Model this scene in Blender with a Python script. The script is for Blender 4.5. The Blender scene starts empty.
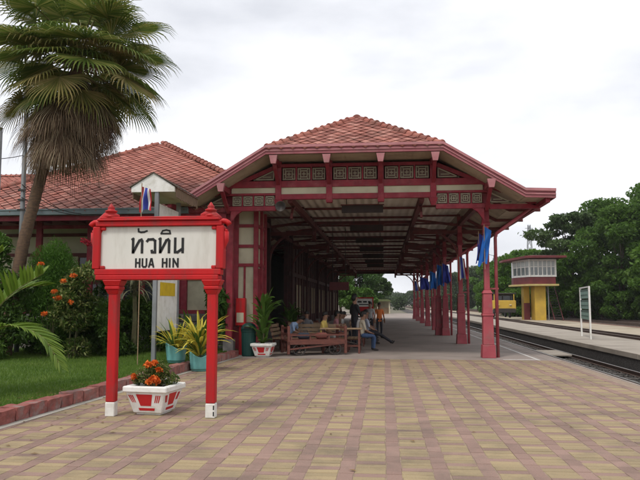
import bpy, bmesh, math, random
import numpy as np
from mathutils import Vector, Matrix
R = math.radians
random.seed(7); rng = np.random.default_rng(11)
sc = bpy.context.scene
col = sc.collection
# ------------------------------------------------------------------ camera
cd = bpy.data.cameras.new('camera'); cam = bpy.data.objects.new('camera', cd); col.objects.link(cam)
cam.location = (0, 0, 1.6); cam.rotation_euler = (R(90 + 5.3717), 0, R(5.4327))
cd.sensor_width = 36; cd.lens = 670 / 640 * 36; cd.clip_end = 3000; cd.clip_start = 0.1
sc.camera = cam
# ------------------------------------------------------------------ overcast sky
SUN_EL, SUN_AZ = R(58), R(205)      # azimuth clockwise from +Y: behind the camera, a little left
w = bpy.data.worlds.new('World'); sc.world = w; w.use_nodes = True
nt = w.node_tree; N = nt.nodes; L = nt.links; N.clear()
out = N.new('ShaderNodeOutputWorld'); bg = N.new('ShaderNodeBackground'); L.new(bg.outputs[0], out.inputs[0])
sky = N.new('ShaderNodeTexSky'); sky.sky_type = 'NISHITA'; sky.sun_disc = False
sky.sun_elevation = SUN_EL; sky.sun_rotation = SUN_AZ; sky.dust_density = 4
tc = N.new('ShaderNodeTexCoord')
mp = N.new('ShaderNodeMapping'); mp.inputs['Scale'].default_value = (1.0, 1.0, 2.6); L.new(tc.outputs['Generated'], mp.inputs[0])
nz = N.new('ShaderNodeTexNoise'); nz.inputs['Scale'].default_value = 2.0; nz.inputs['Detail'].default_value = 6; nz.inputs['Roughness'].default_value = .5
L.new(mp.outputs[0], nz.inputs['Vector'])
cr = N.new('ShaderNodeValToRGB'); L.new(nz.outputs[0], cr.inputs[0])
cr.color_ramp.elements[0].position = .36; cr.color_ramp.elements[0].color = (6.2, 6.35, 6.8, 1)
cr.color_ramp.elements[1].position = .64; cr.color_ramp.elements[1].color = (10.4, 10.45, 10.7, 1)
mx = N.new('ShaderNodeMix'); mx.data_type = 'RGBA'; mx.inputs[0].default_value = .93
L.new(sky.outputs[0], mx.inputs[6]); L.new(cr.outputs[0], mx.inputs[7]); L.new(mx.outputs[2], bg.inputs[0])
bg.inputs[1].default_value = .1
# ------------------------------------------------------------------ soft sun through cloud
sl = bpy.data.lights.new('sun', 'SUN'); sl.energy = 1.5; sl.angle = R(12); sl.color = (1, .96, .9)
so = bpy.data.objects.new('sun', sl); col.objects.link(so)
sd = Vector((math.sin(SUN_AZ) * math.cos(SUN_EL), math.cos(SUN_AZ) * math.cos(SUN_EL), math.sin(SUN_EL)))
so.rotation_euler = sd.to_track_quat('Z', 'Y').to_euler(); so.location = (0, -5, 30)
vs = sc.view_settings; vs.view_transform = 'Standard'; vs.look = 'None'; vs.exposure = 0.42; vs.gamma = 1; vs.use_curve_mapping = False
sc.cycles.max_bounces = 8; sc.cycles.diffuse_bounces = 4; sc.cycles.transparent_max_bounces = 8
sc.cycles.use_denoising = True; sc.cycles.sample_clamp_indirect = 4

# ================================================================== helpers
WL = {}
def empty(name, loc=(0, 0, 0), rz=0, parent=None):
    o = bpy.data.objects.new(name, None); col.objects.link(o); o.location = loc; o.rotation_euler = (0, 0, rz)
    o.empty_display_size = .2; WL[o] = Vector(loc)
    return o
def tag(o, label=None, cat=None, group=None, kind=None):
    if label: o['label'] = label
    if cat: o['category'] = cat
    if group: o['group'] = group
    if kind: o['kind'] = kind
    return o
def thing(name, label, cat, loc=(0, 0, 0), rz=0, group=None):
    return tag(empty(name, loc, rz), label, cat, group)
def link(name, me, parent=None, loc=(0, 0, 0), rot=(0, 0, 0), scale=(1, 1, 1)):
    o = bpy.data.objects.new(name, me); col.objects.link(o)
    o.parent = parent; o.location = loc; o.rotation_euler = rot; o.scale = scale
    return o
def frame(d, up=Vector((0, 0, 1))):
    d = Vector(d).normalized(); up = Vector(up)
    if abs(d.dot(up)) > .98: up = Vector((0, 1, 0))
    s = d.cross(up).normalized(); u = s.cross(d).normalized()
    return d, s, u
class MB:
    def __init__(self): self.v = []; self.f = []; self.m = []; self.cm = 0
    def add(self, vs, fs):
        b = len(self.v); self.v += [tuple(p) for p in vs]
        self.f += [tuple(i + b for i in f) for f in fs]; self.m += [self.cm] * len(fs); return self
    def box(self, x0, x1, y0, y1, z0, z1):
        return self.add([(x0, y0, z0), (x1, y0, z0), (x1, y1, z0), (x0, y1, z0), (x0, y0, z1), (x1, y0, z1), (x1, y1, z1), (x0, y1, z1)],
                        [(0, 3, 2, 1), (4, 5, 6, 7), (0, 1, 5, 4), (1, 2, 6, 5), (2, 3, 7, 6), (3, 0, 4, 7)])
    def cbox(self, c, s): return self.box(c[0] - s[0] / 2, c[0] + s[0] / 2, c[1] - s[1] / 2, c[1] + s[1] / 2, c[2] - s[2] / 2, c[2] + s[2] / 2)
    def frust(self, c, s0, s1, z0, z1):   # square frustum, (sx, sy) at z0 and z1
        v = []
        for s, z in ((s0, z0), (s1, z1)):
            for a, b in ((-1, -1), (1, -1), (1, 1), (-1, 1)): v.append((c[0] + a * s[0] / 2, c[1] + b * s[1] / 2, z))
        return self.add(v, [(0, 3, 2, 1), (4, 5, 6, 7), (0, 1, 5, 4), (1, 2, 6, 5), (2, 3, 7, 6), (3, 0, 4, 7)])
    def beam(self, p, q, wd, ht, up=(0, 0, 1)):
        p = Vector(p); q = Vector(q); d, s, u = frame(q - p, up); v = []
        for c in (p, q):
            for a, b in ((-1, -1), (1, -1), (1, 1), (-1, 1)): v.append(c + s * a * wd / 2 + u * b * ht / 2)
        return self.add(v, [(0, 1, 2, 3), (7, 6, 5, 4), (0, 4, 5, 1), (1, 5, 6, 2), (2, 6, 7, 3), (3, 7, 4, 0)])
    def tube(self, pts, rad, n=8, cap=True):
        pts = [Vector(p) for p in pts]; k = len(pts)
        if not hasattr(rad, '__len__'): rad = [rad] * k
        v = []; pu = Vector((0, 0, 1))
        for i, p in enumerate(pts):
            d = (pts[min(i + 1, k - 1)] - pts[max(i - 1, 0)])
            d, s, u = frame(d, pu)
            if i: 
                s = (ps - d * ps.dot(d)); s = s.normalized() if s.length > 1e-6 else frame(d)[1]; u = s.cross(d).normalized()
            ps = s
            for j in range(n):
                a = 2 * math.pi * j / n; v.append(p + (s * math.cos(a) + u * math.sin(a)) * rad[i])
        f = []
        for i in range(k - 1):
            for j in range(n):
                a = i * n + j; b = i * n + (j + 1) % n; f.append((a, b, b + n, a + n))
        if cap: f.append(tuple(range(n))[::-1]); f.append(tuple(range((k - 1) * n, k * n)))
        return self.add(v, f)
    def lathe(self, c, prof, n=16):
        v = []; f = []
        for r, z in prof:
            for j in range(n):
                a = 2 * math.pi * j / n; v.append((c[0] + r * math.cos(a), c[1] + r * math.sin(a), c[2] + z))
        for i in range(len(prof) - 1):
            for j in range(n):
                a = i * n + j; b = i * n + (j + 1) % n; f.append((a, b, b + n, a + n))
        f.append(tuple(range(n))[::-1]); f.append(tuple(range((len(prof) - 1) * n, len(prof) * n)))
        return self.add(v, f)
    def prismY(self, poly, y0, y1):       # poly in (x, z)
        n = len(poly)
        v = [(x, y0, z) for x, z in poly] + [(x, y1, z) for x, z in poly]
        f = [tuple(range(n)), tuple(range(n, 2 * n))[::-1]] + [(i, i + n, (i + 1) % n + n, (i + 1) % n) for i in range(n)]
        return self.add(v, f)
    def prismX(self, poly, x0, x1):       # poly in (y, z)
        n = len(poly)
        v = [(x0, y, z) for y, z in poly] + [(x1, y, z) for y, z in poly]
        f = [tuple(range(n))[::-1], tuple(range(n, 2 * n))] + [(i, (i + 1) % n, (i + 1) % n + n, i + n) for i in range(n)]
        return self.add(v, f)
    def mesh(self, name, mats, off=None, bevel=0, smooth=False):
        me = bpy.data.meshes.new(name); v = self.v
        if off is not None: v = [(a - off[0], b - off[1], c - off[2]) for a, b, c in v]
        me.from_pydata(v, [], self.f)
        for m in (mats if isinstance(mats, (list, tuple)) else [mats]): me.materials.append(m)
        if any(self.m): me.polygons.foreach_set('material_index', self.m)
        bm = bmesh.new(); bm.from_mesh(me)
        bmesh.ops.recalc_face_normals(bm, faces=bm.faces)
        if bevel:
            bmesh.ops.bevel(bm, geom=[e for e in bm.edges if e.is_manifold and e.calc_face_angle(0) > .4], offset=bevel, segments=1, affect='EDGES', clamp_overlap=True)
        bm.to_mesh(me); bm.free()
        if smooth: me.shade_smooth()
        return me
    def build(self, name, mats, parent=None, bevel=0, smooth=False, local=False):
        off = None
        if parent is not None and not local:
            off = WL.get(parent, Vector((0, 0, 0)))
        o = link(name, self.mesh(name, mats, off, bevel, smooth), parent)
        WL[o] = WL.get(parent, Vector((0, 0, 0))) if parent else Vector((0, 0, 0))
        return o
def box(*a): return MB().box(*a)

# ------------------------------------------------------------------ materials
MC = {}
def pm(name, c1, c2=None, scale=3., rough=.7, bump=.0, bscale=40., spec=.3, metal=0, detail=4, lo=.35, hi=.65, dirt=None, dscale=1.2, damt=.5, stretch=(1, 1, 1), coat=0):
    """two-tone noise paint / stone / metal with fine relief and optional patches of dirt or wear"""
    if name in MC: return MC[name]
    m = bpy.data.materials.new(name); m.use_nodes = True; nt = m.node_tree; N = nt.nodes; L = nt.links
    b = N['Principled BSDF']; b.inputs['Roughness'].default_value = rough; b.inputs['Specular IOR Level'].default_value = spec
    b.inputs['Metallic'].default_value = metal
    g = N.new('ShaderNodeNewGeometry'); mp = N.new('ShaderNodeMapping'); mp.inputs['Scale'].default_value = stretch; L.new(g.outputs['Position'], mp.inputs[0])
    if c2 is None: c2 = tuple(x * .8 for x in c1)
    n = N.new('ShaderNodeTexNoise'); n.inputs['Scale'].default_value = scale; n.inputs['Detail'].default_value = detail; L.new(mp.outputs[0], n.inputs['Vector'])
    r = N.new('ShaderNodeValToRGB'); L.new(n.outputs[0], r.inputs[0])
    r.color_ramp.elements[0].position = lo; r.color_ramp.elements[0].color = (*c1, 1)
    r.color_ramp.elements[1].position = hi; r.color_ramp.elements[1].color = (*c2, 1)
    co = r.outputs[0]
    if dirt:
        n2 = N.new('ShaderNodeTexNoise'); n2.inputs['Scale'].default_value = dscale; n2.inputs['Detail'].default_value = 8; n2.inputs['Roughness'].default_value = .65; L.new(mp.outputs[0], n2.inputs['Vector'])
        r2 = N.new('ShaderNodeValToRGB'); L.new(n2.outputs[0], r2.inputs[0]); r2.color_ramp.elements[0].position = .5; r2.color_ramp.elements[1].position = .72
        r2.color_ramp.elements[1].color = (damt, damt, damt, 1)
        x = N.new('ShaderNodeMix'); x.data_type = 'RGBA'; L.new(r2.outputs[0], x.inputs[0]); L.new(co, x.inputs[6]); x.inputs[7].default_value = (*dirt, 1); co = x.outputs[2]
    L.new(co, b.inputs['Base Color'])
    if bump:
        n3 = N.new('ShaderNodeTexNoise'); n3.inputs['Scale'].default_value = bscale; n3.inputs['Detail'].default_value = 3; L.new(mp.outputs[0], n3.inputs['Vector'])
        bp = N.new('ShaderNodeBump'); bp.inputs['Strength'].default_value = bump; bp.inputs['Distance'].default_value = .02; L.new(n3.outputs[0], bp.inputs['Height']); L.new(bp.outputs[0], b.inputs['Normal'])
    MC[name] = m; return m
def leafm(name, cols, rough=.55, trans=.25, nscale=.0):
    """leaf: colour picked per leaf (mesh island), with some light let through"""
    if name in MC: return MC[name]
    m = bpy.data.materials.new(name); m.use_nodes = True; nt = m.node_tree; N = nt.nodes; L = nt.links
    b = N['Principled BSDF']; b.inputs['Roughness'].default_value = rough; b.inputs['Specular IOR Level'].default_value = .25
    g = N.new('ShaderNodeNewGeometry'); r = N.new('ShaderNodeValToRGB'); r.color_ramp.interpolation = 'LINEAR'
    fac = g.outputs['Random Per Island']
    if nscale:
        n = N.new('ShaderNodeTexNoise'); n.inputs['Scale'].default_value = nscale; L.new(g.outputs['Position'], n.inputs['Vector'])
        a = N.new('ShaderNodeMath'); a.operation = 'MULTIPLY_ADD'; L.new(n.outputs[0], a.inputs[0]); a.inputs[1].default_value = 1.6; a.inputs[2].default_value = -.55
        a2 = N.new('ShaderNodeMix'); a2.inputs[0].default_value = .6; L.new(fac, a2.inputs[2]); L.new(a.outputs[0], a2.inputs[3]); fac = a2.outputs[0]
    L.new(fac, r.inputs[0])
    e = r.color_ramp.elements
    while len(e) < len(cols): e.new(.5)
    for i, c in enumerate(cols): e[i].position = i / (len(cols) - 1); e[i].color = (*c, 1)
    L.new(r.outputs[0], b.inputs['Base Color'])
    t = N.new('ShaderNodeBsdfTranslucent'); L.new(r.outputs[0], t.inputs[0]); ms = N.new('ShaderNodeMixShader'); ms.inputs[0].default_value = trans
    L.new(b.outputs[0], ms.inputs[1]); L.new(t.outputs[0], ms.inputs[2]); L.new(ms.outputs[0], N['Material Output'].inputs[0])
    MC[name] = m; return m
def cellm(name, c1, c2, cell, rough=.85, dirt=(.12, .1, .08)):
    """paver: tint per paver from its grid cell, grime and grit on top"""
    m = bpy.data.materials.new(name); m.use_nodes = True; nt = m.node_tree; N = nt.nodes; L = nt.links
    b = N['Principled BSDF']; b.inputs['Roughness'].default_value = rough; b.inputs['Specular IOR Level'].default_value = .25
    g = N.new('ShaderNodeNewGeometry'); s = N.new('ShaderNodeVectorMath'); s.operation = 'SNAP'; s.inputs[1].default_value = (*cell, 100)
    ad = N.new('ShaderNodeVectorMath'); ad.inputs[1].default_value = (50 * cell[0], 100 * cell[1], 50); L.new(g.outputs['Position'], ad.inputs[0]); L.new(ad.outputs[0], s.inputs[0])
    wn = N.new('ShaderNodeTexWhiteNoise'); L.new(s.outputs[0], wn.inputs[0])
    x = N.new('ShaderNodeMix'); x.data_type = 'RGBA'; L.new(wn.outputs['Value'], x.inputs[0]); x.inputs[6].default_value = (*c1, 1); x.inputs[7].default_value = (*c2, 1)
    n = N.new('ShaderNodeTexNoise'); n.inputs['Scale'].default_value = .9; n.inputs['Detail'].default_value = 7; n.inputs['Roughness'].default_value = .7; L.new(g.outputs['Position'], n.inputs['Vector'])
    r = N.new('ShaderNodeValToRGB'); L.new(n.outputs[0], r.inputs[0]); r.color_ramp.elements[0].position = .45; r.color_ramp.elements[1].position = .75; r.color_ramp.elements[1].color = (.75, .75, .75, 1)
    y = N.new('ShaderNodeMix'); y.data_type = 'RGBA'; L.new(r.outputs[0], y.inputs[0]); L.new(x.outputs[2], y.inputs[6]); y.inputs[7].default_value = (*dirt, 1)
    n4 = N.new('ShaderNodeTexNoise'); n4.inputs['Scale'].default_value = 60; n4.inputs['Detail'].default_value = 2; L.new(g.outputs['Position'], n4.inputs['Vector'])
    hs = N.new('ShaderNodeMix'); hs.data_type = 'RGBA'; hs.blend_type = 'MULTIPLY'; hs.inputs[0].default_value = .35; L.new(y.outputs[2], hs.inputs[6]); L.new(n4.outputs[0], hs.inputs[7])
    L.new(hs.outputs[2], b.inputs['Base Color'])
    bp = N.new('ShaderNodeBump'); bp.inputs['Strength'].default_value = .25; bp.inputs['Distance'].default_value = .01; L.new(n4.outputs[0], bp.inputs['Height']); L.new(bp.outputs[0], b.inputs['Normal'])
    return m
def glassm(name, c=(.02, .025, .03)):
    return pm(name, c, tuple(x * 1.4 for x in c), 1.5, .12, spec=.6)
M = dict(
    sign_red=pm('sign_red', (.46, .008, .01), (.37, .006, .009), 3, .5, spec=.3, dirt=(.22, .035, .03), dscale=6, damt=.85, bump=.15, bscale=70, stretch=(1, 1, .3)),
    sign_white=pm('sign_white', (.66, .65, .6), (.6, .59, .54), 2, .55, dirt=(.4, .37, .31), dscale=5, damt=.5, stretch=(1, 1, .22)),
    letter=pm('letter_black', (.012, .012, .013), (.02, .02, .02), 20, .5),
    timber=pm('crimson_timber', (.25, .02, .034), (.18, .016, .027), 4, .6, dirt=(.29, .085, .09), dscale=3.2, damt=.55, bump=.1),
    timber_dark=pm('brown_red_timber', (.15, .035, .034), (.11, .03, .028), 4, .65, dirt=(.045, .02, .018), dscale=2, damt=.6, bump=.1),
    fascia=pm('faded_pink_paint', (.37, .125, .14), (.29, .085, .1), 2.2, .65, dirt=(.2, .12, .11), dscale=1.4, damt=.7, bump=.12, stretch=(1, 1, 2)),
    fascia_lt=pm('faded_pink_light', (.45, .2, .21), (.37, .145, .155), 3, .65, dirt=(.22, .15, .14), dscale=1.4, damt=.6, bump=.1),
    post=pm('faded_red_column', (.38, .075, .09), (.29, .05, .065), 2.5, .65, dirt=(.22, .12, .11), dscale=2.2, damt=.8, bump=.15),
    cream=pm('cream_board', (.5, .46, .33), (.43, .39, .28), 1.5, .7, dirt=(.3, .26, .18), dscale=1.5, damt=.5, bump=.05),
    soffit=pm('soffit_board', (.5, .42, .31), (.43, .35, .26), 2.5, .75, dirt=(.2, .16, .12), dscale=1.8, damt=.6, bump=.1),
    sheet=pm('ceiling_sheet', (.76, .7, .6), (.68, .61, .52), 1.2, .6, dirt=(.45, .37, .28), dscale=.8, damt=.5),
    lattice=pm('lattice_buff', (.36, .33, .24), (.3, .26, .19), 4, .7, dirt=(.2, .17, .12), damt=.5),
    lattice_back=pm('lattice_backing', (.15, .09, .075), (.11, .065, .055), 4, .8),
    gutter=pm('gutter_grey_blue', (.16, .2, .21), (.12, .15, .16), 3, .5, dirt=(.09, .09, .08), damt=.6),
    concrete=pm('platform_concrete', (.29, .24, .21), (.235, .195, .17), .8, .8, bump=.25, bscale=30, dirt=(.16, .14, .12), dscale=.5, damt=.7),
    concrete2=pm('far_platform_concrete', (.34, .3, .25), (.27, .235, .195), .6, .85, bump=.2, bscale=20, dirt=(.2, .17, .14), dscale=.7, damt=.9),
    kerbcement=pm('cement_strip', (.36, .34, .3), (.3, .28, .24), 2, .9, bump=.3, bscale=40, dirt=(.2, .2, .15), damt=.6),
    joint=pm('joint_sand', (.3, .225, .165), (.23, .175, .13), 8, .95),
    white=pm('white_paint', (.74, .73, .7), (.66, .65, .6), 3, .6, bump=.1, dirt=(.42, .39, .32), dscale=5, damt=.6),
    whiteline=pm('white_line_paint', (.6, .58, .55), (.5, .48, .45), 6, .8, dirt=(.3, .27, .24), dscale=5, damt=.9),
    red_paint=pm('planter_red', (.5, .02, .02), (.42, .015, .018), 5, .5),
    teal=pm('teal_glaze', (.16, .42, .4), (.12, .35, .34), 5, .35, spec=.5, dirt=(.1, .22, .2), dscale=4, damt=.4),
    soil=pm('soil', (.05, .035, .025), (.03, .022, .016), 20, .95, bump=.5),
    stone=pm('stone_cladding', (.22, .2, .18), (.13, .12, .115), 5, .85, bump=.5, bscale=14, dirt=(.08, .08, .07), dscale=3, damt=.7),
    hall=pm('hall_timber_shaded', (.075, .026, .025), (.05, .02, .02), 4, .65, dirt=(.03, .02, .018), damt=.5, bump=.1),  # timber darkened in colour to carry the shade of the hall
    dark=pm('dark_interior', (.03, .026, .024), (.022, .02, .018), 2, .85),
    glass=glassm('window_glass'), 
    wood=pm('cart_wood', (.16, .055, .04), (.11, .04, .03), 6, .6, bump=.2, stretch=(1, 1, 4), dirt=(.06, .03, .025), damt=.6),
    woodlt=pm('pale_wood', (.32, .22, .13), (.25, .17, .1), 6, .6, bump=.1),
    iron=pm('dark_iron', (.035, .033, .032), (.05, .04, .035), 8, .5, metal=.3),
    rail=pm('rail_steel', (.13, .085, .065), (.09, .06, .05), 9, .5, metal=.5),
    railtop=pm('rail_top', (.42, .4, .38), (.36, .34, .32), 9, .3, metal=.8),
    sleeper=pm('sleeper', (.1, .09, .08), (.06, .052, .045), 5, .9, bump=.3),
    ballast=pm('ballast_dark', (.075, .07, .065), (.04, .036, .034), 14, .95, bump=1, bscale=22, detail=8),
    ballast2=pm('ballast_rust', (.19, .11, .08), (.11, .065, .05), 3, .95, bump=.8, bscale=18, detail=8, dirt=(.06, .05, .035), damt=.6),
    ground=pm('yard_ground', (.17, .145, .11), (.11, .1, .07), .5, .95, bump=.4, bscale=8, dirt=(.06, .085, .03), dscale=.12, damt=.9),
    grassbase=pm('lawn_soil', (.075, .125, .025), (.055, .095, .02), 3, .95, bump=.5, bscale=30),
    grey_metal=pm('grey_pole', (.25, .26, .27), (.2, .21, .22), 3, .5, metal=.3, dirt=(.14, .12, .1), damt=.4),
    bark=pm('palm_bark', (.15, .09, .055), (.085, .055, .038), 7, .9, bump=.8, bscale=25, stretch=(1, 1, 3)),
    treebark=pm('tree_bark', (.1, .075, .055), (.055, .042, .032), 5, .9, bump=.8, bscale=15, stretch=(1, 1, .3)),
    yellow=pm('cabin_yellow', (.55, .36, .05), (.48, .31, .05), 1.5, .7, dirt=(.3, .2, .06), damt=.5),
    maroon=pm('maroon_paint', (.15, .028, .03), (.11, .022, .025), 2, .6, dirt=(.07, .025, .022), damt=.5),
    green_bin=pm('bin_green', (.012, .055, .045), (.01, .045, .04), 4, .45),
    skin=pm('skin', (.26, .14, .09), (.24, .125, .08), 8, .55), hair=pm('hair', (.01, .009, .008), (.016, .013, .011), 30, .5),
    navy=pm('dark_trousers', (.02, .021, .028), (.028, .028, .035), 12, .8), jeans=pm('blue_jeans', (.06, .1, .2), (.045, .08, .16), 14, .8),
)
# ================================================================== ground, platform, lawn, tracks
def XK(y): return -5.45 + .055 * y            # front line of the lawn kerb
g = MB(); g.add([(-1500, -300, -.62), (1500, -300, -.62), (1500, 2500, -.62), (-1500, 2500, -.62)], [(0, 1, 2, 3)])
tag(g.build('ground', M['ground']), kind='structure')
PX0 = -5.695; PW = .45; PL = .125; YP = 19.5
def paver_mat(name, c1, c2, cell):
    m = cellm(name, c1, c2, cell)
    for n in m.node_tree.nodes:
        if n.bl_idname == 'ShaderNodeVectorMath' and n.operation == 'ADD': n.inputs[1].default_value = (-PX0 + cell[0] * 40, cell[1] * 400, 50)
    return m
pav_y = paver_mat('paver_yellow', (.41, .315, .18), (.33, .255, .15), (PW, PL))
pav_r = paver_mat('paver_red', (.35, .23, .187), (.28, .182, .148), (PW, PL * 2))
# platform: bedding under the pavers, concrete beyond, raised coping along the track
b = MB(); b.box(-7, 4.905, -8, YP, -.62, -.0045)
plat = tag(b.build('platform', M['joint']), kind='structure')
b = MB(); b.box(-7, 4.55, YP + .002, 105, -.62, .0); b.build('concrete_apron', M['concrete'], plat)
for k in range(57):
    y0 = -8.5 + k * 2.0; xa = 4.91 if y0 < 19.4 else 4.553; dz = random.uniform(-.003, .003)
    b = MB(); b.box(xa, 5.0, y0 + .004, y0 + 1.996, -.62, .004 + dz); b.build('coping_slab', M['concrete'], plat, bevel=.012)
b = MB(); b.box(4.28, 4.36, YP + .0, 80, -.05, .004); b.build('white_line', M['whiteline'], plat)
b = MB(); b.box(3.35, 4.28, YP + .1, YP + .2, -.05, .004); b.build('white_line', M['whiteline'], plat)
def paver_mesh(name, wx, wy, mat):
    m = MB(); h = .0015; c = .003
    m.frust((0, 0), (wx - 2 * h, wy - 2 * h), (wx - 2 * h - 2 * c, wy - 2 * h - 2 * c), -.012, 0)
    return m.mesh(name, mat)
cells = []
y = -8.0
for k in range(24):
    xa = PX0 + k * PW
    for j in range(int((YP + 8) / PL)):
        yc = -8 + (j + .5) * PL
        ph = (j + (2 if k % 2 else 0)) % 4
        if xa + .15 > XK(yc) - .35 and xa + .3 < 4.91: cells.append((xa + .15, yc, .30, PL, 'r' if ph == 3 else 'y'))
    for j in range(int((YP + 8) / (PL * 2))):
        yc = -8 + (j + .5) * PL * 2
        if xa + .375 > XK(yc) - .35 and xa + .45 < 4.91: cells.append((xa + .375, yc, .15, PL * 2, 'R'))
def in_view(x, y):
    d = y * math.cos(R(5.43)) - x * math.sin(R(5.43)); s = x * math.cos(R(5.43)) + y * math.sin(R(5.43))
    return d > 6.02 and abs(s / d) < 320 / 670
pm_mesh = dict(y=paver_mesh('paver', .30, PL, pav_y), r=paver_mesh('paver', .30, PL, pav_r), R=paver_mesh('paver', .15, PL * 2, pav_r))
cells.sort(key=lambda c: (not in_view(c[0], c[1]), c[1]))
fy, fr = MB(), MB()
for i, (x, y, wx, wy, t) in enumerate(cells):
    dz = random.uniform(-.0022, .0022); tl = (random.uniform(-.006, .006), random.uniform(-.006, .006))
    if i < 300:
        link('paver', pm_mesh[t], plat, (x + random.uniform(-.007, .007), y, dz), (tl[0], tl[1], random.uniform(-.006, .006)))
    else:
        x += random.uniform(-.008, .008); (fy if t == 'y' else fr).frust((x, y), (wx - .003, wy - .003), (wx - .009, wy - .009), -.02 + dz, dz)
def rawbuild(mb, name, mat, parent=None):
    me = bpy.data.meshes.new(name); me.from_pydata(mb.v, [], mb.f); me.materials.append(mat)
    return link(name, me, parent)
tag(rawbuild(fy, 'yellow_paver_field', pav_y, plat), kind='stuff'); tag(rawbuild(fr, 'red_paver_field', pav_r, plat), kind='stuff')
# lawn and its kerb of red stone blocks
b = MB(); ys = np.linspace(-8, 21.6, 30)
b.add([(-40, y, .12) for y in ys] + [(XK(y) - .26, y, .12) for y in ys], [(i, i + 30, i + 31, i + 1) for i in range(29)])
lawn = tag(b.build('lawn', M['grassbase']), kind='structure')
kerb = tag(MB().add([(XK(-8) - .2, -8, .02), (XK(-8) + .16, -8, .005), (XK(20.2) + .1, 20.2, .005), (XK(20.2) - .2, 20.2, .02)], [(0, 1, 2, 3)]).build('lawn_kerb', M['kerbcement']), kind='structure')
kst = [pm('kerb_stone_%d' % i, c, tuple(x * .55 for x in c), 7, .85, bump=.8, bscale=16, dirt=(.3, .27, .25), dscale=3.5, damt=.8) for i, c in enumerate([(.3, .1, .085), (.26, .105, .09), (.33, .13, .11)])]
y = 3.0
while y < 20.0:
    ln = random.uniform(.3, .55); hgt = random.uniform(.165, .185); wd = random.uniform(.22, .27)
    m = MB(); m.box(-wd, 0, -ln / 2 + .012, ln / 2 - .012, 0, hgt)
    me = m.mesh('kerb_stone', random.choice(kst))
    bm = bmesh.new(); bm.from_mesh(me); bmesh.ops.subdivide_edges(bm, edges=bm.edges, cuts=2, use_grid_fill=True)
    for v in bm.verts: v.co += Vector((random.uniform(-.008, .008), random.uniform(-.005, .005), random.uniform(-.007, .007) if v.co.z > .02 else 0))
    bm.to_mesh(me); bm.free()
    o = link('kerb_stone', me, kerb, (XK(y + ln / 2) + random.uniform(-.012, .012), y + ln / 2, .012), (random.uniform(-.02, .02), random.uniform(-.03, .03), -math.atan(.055) + random.uniform(-.02, .02)))
    y += ln
# grass blades
def blades(name, n, region, mat, h=(.03, .075), parent=None, z=.12, wd=.006):
    x, yy = region(n); n = len(x)
    a = rng.uniform(0, 2 * np.pi, n); hh = rng.uniform(*h, n); le = rng.uniform(.2, .9, n) * hh
    vv = np.zeros((n, 3, 3)); wv = wd * rng.uniform(.7, 1.5, n)
    vv[:, 0] = np.stack([x - np.sin(a) * wv, yy + np.cos(a) * wv, np.full(n, z - .005)], 1)
    vv[:, 1] = np.stack([x + np.sin(a) * wv, yy - np.cos(a) * wv, np.full(n, z - .005)], 1)
    b2 = rng.uniform(0, 2 * np.pi, n)
    vv[:, 2] = np.stack([x + np.cos(b2) * le, yy + np.sin(b2) * le, z + hh], 1)
    me = bpy.data.meshes.new(name); me.from_pydata(vv.reshape(-1, 3).tolist(), [], np.arange(n * 3).reshape(-1, 3).tolist()); me.materials.append(mat)
    return link(name, me, parent)
grassm = leafm('grass_blade', [(.07, .14, .016), (.12, .2, .028), (.23, .26, .07)], .7, .35, nscale=.8)
def reg(n):
    yy = rng.uniform(7, 21.5, n); x = -5.45 + .055 * yy - .26 - rng.uniform(0, 1, n) ** 1.3 * 7
    return x, yy
tag(blades('lawn_grass', 90000, reg, grassm), 'short green grass on the lawn beside the platform', 'grass', kind='stuff')
# second platform
b = MB(); b.box(7.95, 10.9, 2, 150, -.62, 0); p2 = tag(b.build('second_platform', M['concrete2']), kind='structure')
for k in range(60):
    b = MB(); b.box(7.87, 8.15, 10 + k * 2 + .005, 11.99 + k * 2, -.16, .012 + random.uniform(-.006, .006)); b.build('edge_slab', M['concrete2'], p2, bevel=.01)
b = MB(); b.box(7.9, 7.948, 2, 150, -.62, -.165); b.build('retaining_face', M['ballast'], p2)
# tracks
bd = MB(); bd.add([(5.0, -10, -.57), (7.9, -10, -.57), (7.9, 600, -.57), (5.0, 600, -.57)], [(0, 1, 2, 3)])
tag(bd.build('track_bed', M['ballast']), kind='structure')
bd = MB(); bd.add([(11.4, -10, -.33), (14.8, -10, -.33), (14.8, 600, -.33), (11.4, 600, -.33)], [(0, 1, 2, 3)])
tag(bd.build('track_bed', M['ballast2']), kind='structure')
bd = MB(); bd.add([(19.4, -10, -.33), (28, -10, -.33), (28, 600, -.33), (19.4, 600, -.33)], [(0, 1, 2, 3)])
tag(bd.build('track_bed', M['ballast2']), kind='structure')
sand = pm('sandy_ground', (.4, .34, .26), (.3, .25, .19), .4, .95, bump=.4, bscale=12, dirt=(.15, .14, .07), dscale=.5, damt=.8)
bd = MB(); bd.add([(14.8, -10, -.31), (19.4, -10, -.31), (19.4, 600, -.31), (14.8, 600, -.31)], [(0, 1, 2, 3)])
tag(bd.build('sandy_path', sand), kind='structure')
rp = [(-.06, -.14), (.06, -.14), (.06, -.125), (.012, -.11), (.012, -.04), (.034, -.03), (.034, -.004), (-.034, -.004), (-.034, -.03), (-.012, -.04), (-.012, -.11), (-.06, -.125)]
sm = MB(); sm.box(-.95, .95, -.11, .11, -.17, -.145); 
slm = sm.mesh('sleeper', M['sleeper'], bevel=.008)
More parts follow.
